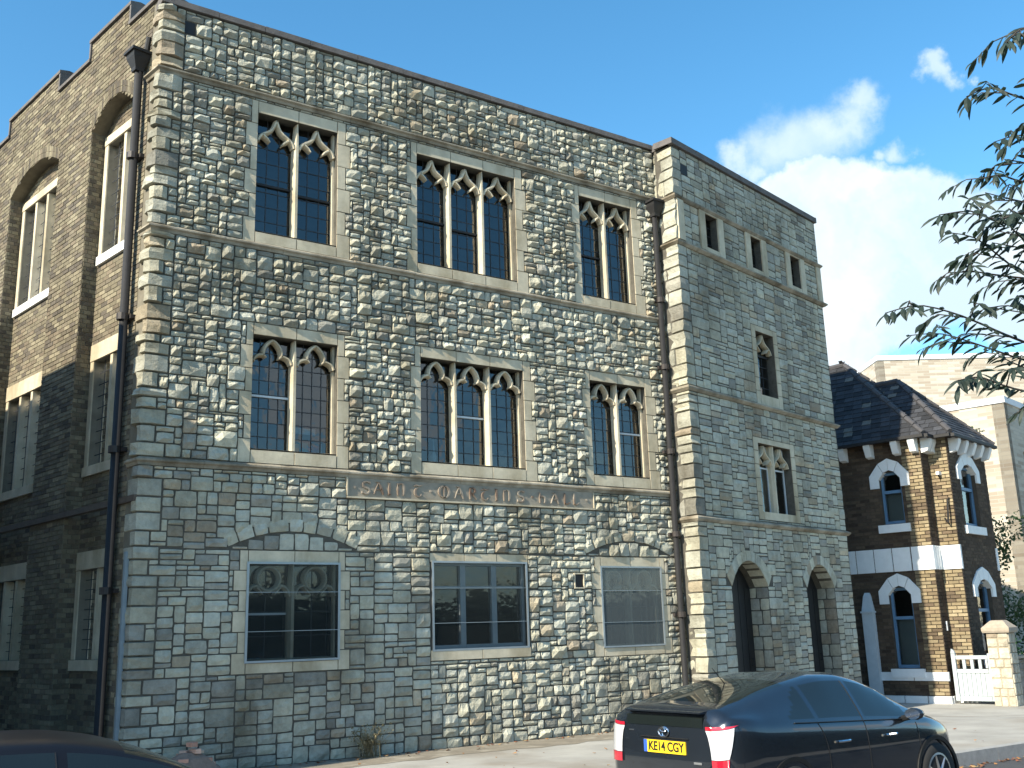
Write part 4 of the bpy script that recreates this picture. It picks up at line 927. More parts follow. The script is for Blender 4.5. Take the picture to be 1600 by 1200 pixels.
def house_window(F, w, par, arch_n=4):
    a, b, c, d, fl = w; win = bpy.data.objects.new('window', None); COL.objects.link(win); win.parent = par; win.location = Vector(F.p((a + b) / 2, 0, c)) - par.location
    cu, hw = (a + b) / 2, (b - a) / 2
    def inn(t): return (cu + hw * t, d - .16 + .20 * (1 - t * t))
    def out(t): return (cu + (hw + .22) * t, d - .10 + .42 * (1 - t * t) if abs(t) < 1 else d - .10)
    n = arch_n
    m = MB()                                             # brick filling between the square opening and the arch
    for k in range(6):
        t0, t1 = -1 + k / 3, -1 + (k + 1) / 3; m.prism(F, [inn(t0), inn(t1), (inn(t1)[0], d + .08), (inn(t0)[0], d + .08)], -.18, -.004)
    m.build('arch_head', M_WHITE, win)
    for k in range(n):
        t0, t1 = -1 + 2 * k / n, -1 + 2 * (k + 1) / n; i0, i1, o0, o1 = inn(t0), inn(t1), out(t0), out(t1)
        poly = [i0, i1, o1, o0]
        if k == 0: poly = [(a - .22, d - .36), (a, d - .36), i0, i1, o1, (a - .22, d - .06)]
        if k == n - 1: poly = [i0, i1, (b, d - .36), (b + .22, d - .36), (b + .22, d - .06), o0]
        cx = sum(p[0] for p in poly) / len(poly); cz = sum(p[1] for p in poly) / len(poly); poly = [(lerp(p[0], cx, .04), lerp(p[1], cz, .04)) for p in poly]
        m = MB(); m.prism(F, poly, -.02, .045); m.build('arch_stone', M_WHITE, win)
    m = MB(); m.box(F, a - .12, b + .12, -.10, .07, c - .20, c - .01, taper=.005); m.build('sill', M_WHITE, win)
    m = MB(); fw = .055
    m.box(F, a, a + fw, -.16, -.09, c, d); m.box(F, b - fw, b, -.16, -.09, c, d); m.box(F, a + fw, b - fw, -.16, -.09, d - .06, d); m.box(F, a + fw, b - fw, -.16, -.09, c, c + .07)
    zm = lerp(c, d, .62); m.box(F, a + fw, b - fw, -.165, -.08, zm - .035, zm + .035); m.build('sash_frame', M_BLUEF, win)
    pane(F, a + fw, b - fw, zm + .035, d - .06, -.13, win, tilt=.01); pane(F, a + fw, b - fw, c + .07, zm - .035, -.125, win, tilt=.01)
    m = MB(); m.box(F, a - .02, b + .02, -.30, -.28, c, lerp(c, d, .62)); m.build('blind', material('pale_blind', (.42, .47, .46), .9, var=.05), win)
for w in HW1: house_window(FH1, w, house)
for w in HW2: house_window(FH2f, w, house)
# white post (disused gate pier) against the flank
m = MB(); m.loft([[FH1.p(u, w, z) for u, w in ((.18, .0), (.44, .0), (.44, .14), (.18, .14))] for z in (.10, 2.08)]); m.loft([[FH1.p(u, w, z) for u, w in ((.18 + e, .0), (.44 - e, .0), (.44 - e, .14 - e), (.18 + e, .14 - e))] for z, e in ((2.081, .0), (2.42, .05), (2.5, .08))]); post = m.build('white_post', M_WFRAME, house)
m = MB(); m.box(FH1, .16, .46, .0, .165, 2.05, 2.09); m.build('post_moulding', M_WFRAME, post)
# eaves brackets
def bracket(F, u, z1=5.86):
    m = MB(); m.prism(Fr(F.p(u, 0, 0), F.n, F.d, HK, HZ), [(-.02, z1), (.24, z1), (.24, z1 - .09), (.15, z1 - .30), (-.02, z1 - .34)], -.075, .075); m.build('eaves_bracket', M_WHITE, house)
for u in (.12, .76, 1.40): bracket(FH1, u)
bracket(FH1, Tf1 - .10)
for u in (.11, .31): bracket(FH1f, u)
bracket(FH2, .10)
for u in (.22, .72, 1.22, 1.72, 2.22): bracket(FH2f, u)
# roofs: slated hips
def roof(name, eave, ridge, faces):
    m = MB(); P = eave + ridge
    for f in faces: m.quad([P[i] for i in f])
    m.quad([P[i] for i in range(len(eave))]); rf = m.build(name, material('roof_boarding', (.03, .028, .028), .9), house)
    sl_ = MB(); rs = random.Random(6)
    for f in faces:
        pts = [Vector(P[i]) for i in f]; a, b = pts[0], pts[1]; ex = (b - a).normalized(); nrm = (pts[1] - pts[0]).cross(pts[2] - pts[1]).normalized()
        if nrm.z < 0: nrm = -nrm
        ey = nrm.cross(ex); 
        if ey.z < 0: ey = -ey
        q = [((p - a).dot(ex), (p - a).dot(ey)) for p in pts]; xm, xM = min(p[0] for p in q), max(p[0] for p in q); H = max(p[1] for p in q)
        def span(y):
            xs = []
            for (x0, y0), (x1, y1) in zip(q, q[1:] + q[:1]):
                if (y0 - y) * (y1 - y) <= 0 and abs(y1 - y0) > 1e-6: xs.append(x0 + (x1 - x0) * (y - y0) / (y1 - y0))
            return (min(xs), max(xs)) if len(xs) > 1 else (0, 0)
        y = -.03; r = 0
        while y < H - .04:
            lo, hi = span(min(max(y + .06, .001), H - .001)); x = lo - (.13 if r % 2 else 0)
            while x < hi:
                x0, x1 = max(x, lo), min(x + .25, hi)
                if x1 - x0 > .03:
                    g = rs.uniform(.018, .055); c = (g * .92, g * .97, g * 1.12) if rs.random() > .06 else (.13, .125, .11); e = rs.uniform(.012, .022)
                    sl_.quad([a + ex * (x0 + .004) + ey * y + nrm * (e + .008), a + ex * (x1 - .004) + ey * y + nrm * (e + .008), a + ex * (x1 - .004) + ey * (y + .24) + nrm * .004, a + ex * (x0 + .004) + ey * (y + .24) + nrm * .004], c)
                    sl_.quad([a + ex * (x0 + .004) + ey * y + nrm * (e + .008), a + ex * (x1 - .004) + ey * y + nrm * (e + .008), a + ex * (x1 - .004) + ey * y + nrm * (e - .004), a + ex * (x0 + .004) + ey * y + nrm * (e - .004)], c)
                x += .255
            y += .165; r += 1
    sl_.build('slates', M_SLATE, rf, kind='stuff'); return rf
def hip_tiles(a, b, parent, r=.075):
    a, b = Vector(a), Vector(b); n = max(1, round((b - a).length / .42))
    for k in range(n):
        m = MB(); p, q = a.lerp(b, k / n), a.lerp(b, (k + .97) / n); m.tube([p + Vector((0, 0, .01)), q + Vector((0, 0, .03))], [r, r * .92], 7); m.build('ridge_tile', M_RIDGE, parent)
ov = .21; EZR = 5.90
def RP(s, t, z): return (*HP(s, t), HH(z))
ev1 = [RP(S0 - ov, -6.2, EZR), RP(S0 - ov, Tf1 + ov, EZR), RP(S3h + ov, Tf1 + ov, EZR), RP(S3h + ov, -6.2, EZR)]; mid = (S0 + S3h) / 2
rd1 = [RP(mid, -4.5, 8.18), RP(mid, -.28, 8.22)]
rf1 = roof('roof', ev1, rd1, [(0, 1, 5, 4), (1, 2, 5), (2, 3, 4, 5), (3, 0, 4)])
hip_tiles(rd1[1], ev1[1], rf1); hip_tiles(rd1[1], ev1[2], rf1); hip_tiles(rd1[0], rd1[1], rf1, .085)
ev2 = [RP(S2h - ov, -.5, EZR + .02), RP(S2h - ov, Tf2 + ov, EZR + .02), RP(S3h + ov + .02, Tf2 + ov, EZR + .02), RP(S3h + ov + .02, -.5, EZR + .02)]; mid2 = (S2h + S3h) / 2
rd2 = [RP(mid2, -.45, 7.60), RP(mid2, .95, 7.60)]
rf2 = roof('bay_roof', ev2, rd2, [(0, 1, 5, 4), (1, 2, 5), (2, 3, 4, 5)])
hip_tiles(rd2[1], ev2[1], rf2); hip_tiles(rd2[1], ev2[2], rf2); hip_tiles(rd2[0], rd2[1], rf2, .085)
for F, a, b in ((FH1, -6, Tf1 + ov), (FH1f, -ov, S2h - S0 - ov), (FH2, -.2, Tf2 - Tf1 + ov), (FH2f, -ov, S3h - S2h + ov)):
    m = MB(); m.box(F, a, b, ov - .005, ov + .075, EZR - .07, EZR + .015, taper=.01); m.build('gutter', M_PIPE, house)
# alarm lamp and camera fixed in the corner of the two wings
cm_ = MB(); cm_.box(FH2, .18, .26, .02, .16, 5.02, 5.10, taper=.006); sc = cm_.build('security_camera', M_WHITE, house)
m = MB(); m.tube([FH2.p(.22, .0, 4.98), FH2.p(.22, .10, 4.98), FH2.p(.22, .12, 5.03)], .014, 6); m.build('camera_arm', M_PIPE, sc)
m = MB(); m.tube([FH2.p(.36, .0, 4.5), FH2.p(.34, .10, 4.45), FH2.p(.34, .14, 4.2), FH2.p(.32, .16, 3.95), FH2.p(.22, .05, 4.05)], .022, 6); m.build('lamp_bracket', M_PIPE, house)
m = MB(); m.box(FH1f, .22, .27, 0, .03, 1.62, 1.82); m.build('bell_plate', M_WHITE, house)

# ------------------------------------------------------------------ gate and gate pier
gate = thing('garden_gate', (*HP(6.4, 2.4), HG), 'pale wooden garden gate with shade put into its grey and a row of small openings', 'gate')
FG = Fr(HP(6.4, 1.98), TN, (-TD[0], -TD[1]), HK, HZ); G0, G1 = .02, .86
for a, b in ((G0, G0 + .09), (G1 - .09, G1)):
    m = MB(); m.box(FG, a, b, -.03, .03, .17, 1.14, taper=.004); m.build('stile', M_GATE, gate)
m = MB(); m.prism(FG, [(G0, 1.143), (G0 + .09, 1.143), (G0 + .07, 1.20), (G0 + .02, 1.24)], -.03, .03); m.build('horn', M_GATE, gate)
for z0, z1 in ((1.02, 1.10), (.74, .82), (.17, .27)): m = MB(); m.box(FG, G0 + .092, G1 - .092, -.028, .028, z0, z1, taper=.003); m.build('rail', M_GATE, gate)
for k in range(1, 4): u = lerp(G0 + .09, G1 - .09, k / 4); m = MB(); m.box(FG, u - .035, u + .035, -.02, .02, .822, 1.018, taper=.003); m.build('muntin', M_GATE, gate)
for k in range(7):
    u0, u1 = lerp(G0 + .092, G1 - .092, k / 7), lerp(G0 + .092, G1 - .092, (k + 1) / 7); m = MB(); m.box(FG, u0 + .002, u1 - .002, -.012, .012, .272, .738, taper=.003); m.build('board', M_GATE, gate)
pier = thing('gate_pier', (*HP(6.25, 3.1), HG), 'squared cream stone gate pier with a pyramidal cap beside the pale gate', 'pier')
PS0, PS1, PT0, PT1 = 6.02, 6.46, 2.90, 3.34
FP1 = Fr(HP(PS0, PT0), TN, (-TD[0], -TD[1]), HK, HZ); FP2 = Fr(HP(PS0, PT1), TD, TN, HK, HZ)
m = MB(); m.box(FP1, .012, PT1 - PT0 - .012, -(PS1 - PS0), -.006, .02, 1.56); core = m.build('core', material('pale_mortar', (.30, .26, .19), .95, var=.2, vscale=8, bump=.005), pier)
rp = random.Random(12)
for F, L_ in ((FP1, PT1 - PT0), (FP2, PS1 - PS0)):
    z = .10; row = 0
    while z < 1.53:
        h = min(rp.uniform(.15, .24), 1.56 - z); n = rp.choice((2, 2, 3)); cuts = sorted([0, L_] + [L_ * (k + rp.uniform(-.2, .2)) / n for k in range(1, n)])
        for a, b in zip(cuts, cuts[1:]):
            m = MB(); g = rp.uniform(.42, .6); stone(m, F, a, b, z, z + h, .012, rp, (g, g * .91, g * .72) if rp.random() > .15 else (g * .6, g * .5, g * .38), gap=.006)
            if m.f: m.build('stone', M_STONE, pier)
        z += h
m = MB(); cx, cy = HP((PS0 + PS1) / 2, (PT0 + PT1) / 2)
def sq(r, z): return [(*HP((PS0 + PS1) / 2 + a * r, (PT0 + PT1) / 2 + b * r), HH(z)) for a, b in ((-1, -1), (1, -1), (1, 1), (-1, 1))]
m.loft([sq(.26, 1.56), sq(.275, 1.60), sq(.275, 1.66), sq(.13, 1.80), sq(.10, 1.81)]); m.build('cap', material('pier_cap_stone', (.33, .28, .22), .9, var=.2, vscale=9, bump=.006), pier)
fw_ = thing('garden_wall', (*HP(8.5, 3.2), HG), 'low stone garden wall running right from the gate pier', 'wall')
FW = Fr(HP(PS1, 3.2), TD, TN, HK, HZ); m = MB(); m.box(FW, .03, 9, -.22, -.01, .02, 1.0); core = m.build('core', MATS['pale_mortar'], fw_); z = .10; rest = MB()
while z < .95:
    h = rp.uniform(.14, .2); u = .03
    while u < 8.9:
        l = rp.uniform(.2, .42); g = rp.uniform(.3, .45); stone(rest, FW, u, min(u + l, 9), z, min(z + h, 1.0), .014, rp, (g, g * .93, g * .8)); u += l
    z += h
rest.build('stone_facing', M_STONE, fw_, kind='stuff'); m = MB(); m.box(FW, .03, 9, -.27, .05, 1.003, 1.08, taper=.012); m.build('coping', MATS['pier_cap_stone'], fw_)

# ------------------------------------------------------------------ modern pale brick building behind
def brick_tex(name, c1, c2, mo, scale=1.0):
    m = bpy.data.materials.new(name); m.use_nodes = True; N = m.node_tree.nodes; L = m.node_tree.links; b = N['Principled BSDF']; b.inputs['Roughness'].default_value = .9
    uv = N.new('ShaderNodeUVMap'); bt = N.new('ShaderNodeTexBrick'); bt.inputs['Scale'].default_value = scale; bt.inputs['Color1'].default_value = (*c1, 1); bt.inputs['Color2'].default_value = (*c2, 1); bt.inputs['Mortar'].default_value = (*mo, 1)
    bt.inputs['Brick Width'].default_value = .60; bt.inputs['Row Height'].default_value = .13; bt.inputs['Mortar Size'].default_value = .012; bt.inputs['Bias'].default_value = -.2
    L.new(uv.outputs[0], bt.inputs['Vector']); L.new(bt.outputs['Color'], b.inputs['Base Color']); bp = N.new('ShaderNodeBump'); bp.inputs['Distance'].default_value = .02; bp.inputs['Strength'].default_value = .5; L.new(bt.outputs['Fac'], bp.inputs['Height']); bp.invert = True; L.new(bp.outputs[0], b.inputs['Normal']); return m
M_PALE = brick_tex('pale_modern_brick', (.47, .43, .35), (.27, .215, .16), (.40, .37, .31))
mod = thing('modern_block', (33.0, 7.0, GZ), 'modern pale buff brick block with flat roof rising behind the slate roof', 'building')
def uvbox(name, F, L_, D_, z0, z1, ops=()):
    mb = wall_grid(F, 0, L_, z0, z1, list(ops), .4); n1 = len(mb.v)
    Fs = Fr(F.p(0, 0, 0), (-F.n.x, -F.n.y), (-F.d.x, -F.d.y)); mb2 = wall_grid(Fs, 0, D_, z0, z1, [], .3)
    o1 = mb.build(name, M_PALE, mod); me = o1.data; uvl = me.uv_layers.new(name='UVMap')
    for lp in me.loops:
        co = me.vertices[lp.vertex_index].co + mod.location; r = co - F.o; uvl.data[lp.index].uv = (r.dot(F.d) + r.dot(F.n), co.z)
    o2 = mb2.build(name, M_PALE, mod); me = o2.data; uvl = me.uv_layers.new(name='UVMap')
    for lp in me.loops:
        co = me.vertices[lp.vertex_index].co + mod.location; r = co - Fs.o; uvl.data[lp.index].uv = (r.dot(Fs.d) + r.dot(Fs.n), co.z)
    m = MB(); m.box(Fr(F.p(0, 0, 0), F.d, F.n), -.04, L_ + .04, -D_ - .04, .05, z1, z1 + .22); m.build('parapet_cap', material('pale_parapet', (.62, .64, .66), .6, var=.05), mod)
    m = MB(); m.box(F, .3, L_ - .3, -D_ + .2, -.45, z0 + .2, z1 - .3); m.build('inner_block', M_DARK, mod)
# lower volume: corner towards the street; upper volume set back
MC = (29.31, 4.09)
FM1 = Fr(MC, TD, TN)
uvbox('lower_wall', FM1, 16, 16, 0, 8.95, [(1.3, 3.3, 1.0, 3.0), (1.3, 3.3, 4.6, 7.4), (6, 8, 4.6, 7.4)])
FM2 = Fr((36.98, 14.33), (5.88, -3.83), (-.5458, -.8379)); uvbox('upper_wall', FM2, 26, 12, 0, 13.8)
for (a, b, c, d) in ((1.3, 3.3, 1.0, 3.0), (1.3, 3.3, 4.6, 7.4), (6, 8, 4.6, 7.4)):
    m = MB(); m.box(FM1, a, b, -.3, -.22, c, c + .08); m.box(FM1, a, b, -.3, -.22, d - .08, d); m.box(FM1, a, a + .08, -.3, -.22, c + .08, d - .08); m.box(FM1, b - .08, b, -.3, -.22, c + .08, d - .08); w_ = m.build('window', M_BLUEF, mod)
    pane(FM1, a + .08, b - .08, c + .08, d - .08, -.26, w_)

# ------------------------------------------------------------------ foliage helpers
def leaf_clump(mb, cen, rx, ry, rz, n, size, rng, c=(1, 1, 1), shell=.5):
    for k in range(n):
        while True:
            v = Vector((rng.uniform(-1, 1), rng.uniform(-1, 1), rng.uniform(-1, 1)))
            if shell < v.length < 1: break
        p = Vector(cen) + Vector((v.x * rx, v.y * ry, v.z * rz)); s = size * rng.uniform(.6, 1.4)
        a = Vector((rng.gauss(0, 1), rng.gauss(0, 1), rng.gauss(-.4, .7))).normalized(); b = a.orthogonal().normalized(); b = (b * math.cos(t_ := rng.uniform(0, 6.3)) + a.cross(b) * math.sin(t_))
        mb.quad([p, p + a * s * .5 + b * s * .3, p + a * s, p + a * s * .5 - b * s * .3], c)
# ivy-grown bush between the house and the modern block
bush = thing('ivy_bush', (*HP(10.6, 1.2), HG), 'tall dark green ivy bush beside the right side of the brick house', 'bush')
rg = random.Random(14); m = MB(); base = HP(10.5, 1.4)
for k in range(34):
    z = rg.uniform(.4, 4.5); q = HP(10.3 + rg.uniform(-.5, 2.0), 1.4 + rg.uniform(-.9, .9)); leaf_clump(m, (*q, z), .55, .55, .5, 210, .10, rg, shell=.3)
m.build('foliage', M_IVY, bush, kind='stuff')
m = MB()
for k in range(5): q = HP(10.3 + .35 * k, 1.4); m.tube([(*q, .1), (q[0] + rg.uniform(-.2, .2), q[1], 2.2), (q[0] + rg.uniform(-.4, .4), q[1] + .2, 4.2)], [.05, .035, .015], 6)
m.build('stem', M_BARK, bush, kind='stuff')
crp = thing('creeper', (*HP(9.6, .9), 5.8), 'straggly green creeper sprouting from the eaves corner of the slate roof', 'plant')
m = MB()
for k in range(16): q = HP(9.45 + rg.uniform(-.1, .55), 1.2 + rg.uniform(-.7, .9)); leaf_clump(m, (*q, 6.0 + rg.uniform(-1.1, 1.0)), .22, .22, .25, 60, .08, rg, shell=.1)
m.build('foliage', M_IVY, crp, kind='stuff')
m = MB(); q = HP(9.55, 1.2); m.tube([(*q, 4.6), (q[0] + .1, q[1], 5.8), (q[0] - .05, q[1] - .1, 7.0)], [.02, .015, .008], 5); m.build('stem', M_BARK, crp)
wh = thing('leafy_plant', (*HP(7.1, 4.05), HG), 'bright green plant leaves low at the right edge behind the pier', 'plant')
m = MB()
for k in range(10): q = HP(7.3 + rg.uniform(-.2, .5), 2.95 + rg.uniform(-.15, .15)); leaf_clump(m, (*q, .95 + rg.uniform(-.4, .35)), .2, .2, .2, 60, .09, rg, shell=.1)
m.build('foliage', leaf_material('bright_leaf', (.05, .14, .04), (.08, .2, .04)), wh, kind='stuff'); m = MB(); q = HP(7.35, 2.95); m.tube([(*q, .1), (*q, 1.0)], [.02, .01], 5); m.build('stem', M_BARK, wh)

# unseen hedge added behind the camera to darken reflections in the car
hedge = thing('reflection_hedge', (0, -18.5, GZ), 'dark green hedge added out of view behind the near pavement for dark reflections', 'hedge')
m = MB(); m.box(WORLD, -30, 45, -19.6, -18.4, .1, 3.3); m.build('hedge_core', material('hedge_shade', (.02, .03, .015), .95, var=.3), hedge)
m = MB()
for k in range(260): leaf_clump(m, (rg.uniform(-29, 44), -18.4, rg.uniform(.4, 3.5)), .7, .3, .5, 24, .28, rg, shell=.1)
m.build('foliage', M_IVY, hedge, kind='stuff')
# dry weed at the foot of the stone wall
weed = thing('dry_weed', (3.5, -.22, GZ), 'straw-coloured dry weed growing at the foot of the stone wall', 'plant')
m = MB()
for k in range(70):
    a = rg.uniform(0, 6.3); l = rg.uniform(.2, .46); lean = rg.uniform(.1, .8); x0, y0 = 3.5 + rg.gauss(0, .07), -.2 + rg.gauss(0, .04); tip = (x0 + math.cos(a) * lean * l, min(y0 + math.sin(a) * lean * l * .6, -.07), GZ + l); midp = (x0 + math.cos(a) * lean * l * .35, y0 + math.sin(a) * lean * l * .2, GZ + l * .6)
    m.tube([(x0, y0, GZ), midp, tip], [.004, .003, .001], 3); leaf_clump(m, tip, .06, .04, .06, 5, .035, rg, shell=.0); leaf_clump(m, midp, .06, .04, .06, 4, .035, rg, shell=.0)
m.build('stalks', M_DRY, weed, kind='stuff')

# heap of broken bricks on the pavement near the left corner
heap = thing('rubble_heap', (.7, -.55, GZ), 'low heap of broken pinkish bricks by the foot of the left corner', 'rubble')
rr = random.Random(17)
for k in range(22):
    x0, y0 = .70 + rr.gauss(0, .22), -.55 + rr.gauss(0, .10); z0 = GZ + max(0, .46 - abs(x0 - .7) * 1.0) * rr.uniform(.2, 1); l, w_, h = rr.uniform(.10, .22), rr.uniform(.07, .11), rr.uniform(.04, .07); an = rr.uniform(0, 3.1)
    Fx = Fr((x0, y0), (math.cos(an), math.sin(an)), (-math.sin(an), math.cos(an))); g = rr.uniform(.8, 1.2); c = rr.choice([(.42, .24, .18), (.48, .32, .25), (.36, .20, .15), (.5, .42, .34)])
    m = MB(); m.box(Fx, -l / 2, l / 2, -w_ / 2, w_ / 2, z0, z0 + h, tuple(q * g for q in c), taper=.006); m.build('brick', M_RUBBLE, heap)
m = MB(); n = 14; rings = []
for q, (r, z) in enumerate(((1, .0), (.8, .14), (.5, .27), (.2, .34))): rings.append([(.7 + .5 * r * math.cos(6.283 * k / n) * rr.uniform(.85, 1.15), -.55 + .26 * r * math.sin(6.283 * k / n) * rr.uniform(.85, 1.15), GZ + z) for k in range(n)])
m.loft(rings, c=(.2, .15, .12)); m.build('fines', M_RUBBLE, heap)

# things seen through the middle-floor glass
def book(u, w, z, l, h, c, name, lab, cat, grp=None):
    m = MB(); m.box(FF, u, u + l, w - .16, w, z, z + h, c, taper=.003); o = m.build(name, M_RUBBLE); return tag(o, lab, cat, grp)
cols = [((.45, .12, .08), 'red'), ((.55, .42, .20), 'tan'), ((.10, .45, .50), 'turquoise'), ((.12, .14, .30), 'dark blue'), ((.55, .15, .18), 'crimson'), ((.5, .5, .46), 'cream')]
uu = 2.36
for k, (c, nm) in enumerate(cols):
    l = (.06, .08, .14, .07, .10, .05)[k]; book(uu, -.30, 4.70, l, .13 + .03 * (k % 3), c, 'book', nm + ' book on the sill inside the middle floor window by the corner', 'book', 'books on the sill'); uu += l + .006
m = MB(); m.box(FF, 2.40, 2.78, -.34, -.32, 5.02, 5.12, (.8, .82, .82)); tag(m.build('paper_notice', M_RUBBLE), 'blank white paper strip behind the glass above the books', 'paper')
uu = 5.98
for k in range(9):
    l = .035 + .02 * (k % 3); g = .12 + .05 * (k % 4); book(uu, -.30, 4.70, l, .17 + .05 * ((k * 7) % 4), (g * 1.3, g, g * .8), 'book', 'slim upright book behind the right-hand light of the three-light window', 'book', 'slim books behind the three-light window'); uu += l + .012
m = MB(); m.loft([[(4.93 + r * math.cos(t * .785), .30 + r * math.sin(t * .785), z) for t in range(8)] for r, z in ((.05, 4.70), (.055, 4.82), (.03, 4.92), (.015, 5.02), (.015, 5.12))], c=(.45, .6, .65)); tag(m.build('bottle', M_RUBBLE, smooth=True), 'pale blue bottle on the sill of the three-light window', 'bottle')

# ------------------------------------------------------------------ cars
def cr(tab, x):
    """smooth lookup in a table of (x, value)"""
    n = len(tab)
    if x <= tab[0][0]: return tab[0][1]
    if x >= tab[-1][0]: return tab[-1][1]
    for i in range(n - 1):
        if tab[i][0] <= x <= tab[i + 1][0]: break
    (x0, y0), (x1, y1) = tab[i], tab[i + 1]; t = (x - x0) / (x1 - x0); d = (y1 - y0) / (x1 - x0)
    def slope(j):
        if j <= 0 or j >= n - 1: return None
        a = (tab[j][1] - tab[j - 1][1]) / (tab[j][0] - tab[j - 1][0]); b = (tab[j + 1][1] - tab[j][1]) / (tab[j + 1][0] - tab[j][0])
        return 0 if a * b <= 0 else 2 * a * b / (a + b)
    m0, m1 = slope(i), slope(i + 1); m0 = d if m0 is None else m0; m1 = d if m1 is None else m1; h = x1 - x0
    return (2 * t ** 3 - 3 * t * t + 1) * y0 + (t ** 3 - 2 * t * t + t) * h * m0 + (-2 * t ** 3 + 3 * t * t) * y1 + (t ** 3 - t * t) * h * m1
ZT = [(0, 1.06), (.04, 1.15), (.10, 1.195), (.2, 1.22), (.6, 1.30), (1.1, 1.385), (1.5, 1.43), (1.9, 1.46), (2.2, 1.452), (2.5, 1.41), (2.8, 1.32), (3.2, 1.13), (3.55, .97), (3.8, .915), (4.1, .83), (4.3, .72), (4.42, .60), (4.46, .5)]
HWB = [(0, .655), (.04, .735), (.10, .785), (.2, .825), (.4, .855), (1.0, .872), (2.5, .872), (3.5, .86), (3.9, .82), (4.2, .70), (4.36, .55), (4.46, .34)]
ZB = [(0, .98), (.12, 1.07), (.6, 1.03), (1.2, 1.00), (2.0, .965), (3.0, .92), (3.5, .89), (3.8, .85), (4.1, .77), (4.3, .66), (4.46, .45)]
HWR = [(0, .50), (.12, .575), (.6, .59), (1.2, .575), (2.0, .575), (2.6, .59), (3.2, .65), (3.55, .70), (3.9, .66), (4.2, .5), (4.46, .2)]
def section(x):
    hw, zb, zt, hr = cr(HWB, x), cr(ZB, x), cr(ZT, x), cr(HWR, x); zc = zb + (zt - zb) * .80; hb = hw - .045
    zm = min(.62, zb - .1)
    C_ = [(hw * .80, .17), (hw * .965, .22), (hw * .995, .38), (hw, zm), (hw * .985, (zm + zb) / 2 + .03), (hb, zb), (lerp(hb, hr, .52) + .018, lerp(zb, zc, .52)), (hr + .008, zc), (hr * .80, lerp(zc, zt, .70)), (hr * .42, lerp(zc, zt, .95)), (0, zt)]
    out = []; n = len(C_)
    for i in range(n - 1):
        p0, p1, p2, p3 = C_[max(i - 1, 0)], C_[i], C_[i + 1], C_[min(i + 2, n - 1)] if i + 2 < n else (-C_[n - 2][0], C_[n - 2][1])
        for k in range(4):
            t = k / 4; q = []
            for a in range(2):
                m0, m1 = (p2[a] - p0[a]) / 2, (p3[a] - p1[a]) / 2
                if i in (4, 5) : m0 = m0 if i == 5 else m0; 
                q.append((2 * t ** 3 - 3 * t * t + 1) * p1[a] + (t ** 3 - 2 * t * t + t) * m0 + (-2 * t ** 3 + 3 * t * t) * p2[a] + (t ** 3 - t * t) * m1)
            out.append(((i + t), q[0], q[1]))
    out.append((10.0, 0.0, C_[-1][1])); return out
M_PAINT = material('dark_blue_grey_paint', (.022, .030, .042), .22, metallic=.55, coat=1.0, var=.05, vscale=3)
M_BLACK = material('black_car_paint', (.006, .006, .008), .38, metallic=0, coat=.15, spec=.3)
M_CGLASS = material('dark_car_glass', (.010, .014, .014), .03, spec=.7, var=.05)
M_TYRE = material('tyre_rubber', (.018, .018, .018), .85, var=.2)
M_RIM = material('alloy_rim', (.40, .41, .42), .35, metallic=.9, var=.05)
M_CHROME = material('chrome', (.65, .67, .70), .12, metallic=1.0, var=.03)
M_RED = material('red_lamp_lens', (.42, .012, .03), .12, coat=1.0, var=.08)
M_CLEAR = material('clear_lamp_lens', (.48, .49, .51), .08, coat=1.0, var=.05)
M_PLATE = material('yellow_plate', (.80, .52, .02), .4, var=.03)
M_PBLUE = material('plate_blue', (.03, .10, .42), .4, var=.03)
M_INK = material('plate_black', (.01, .01, .01), .5, var=.03)
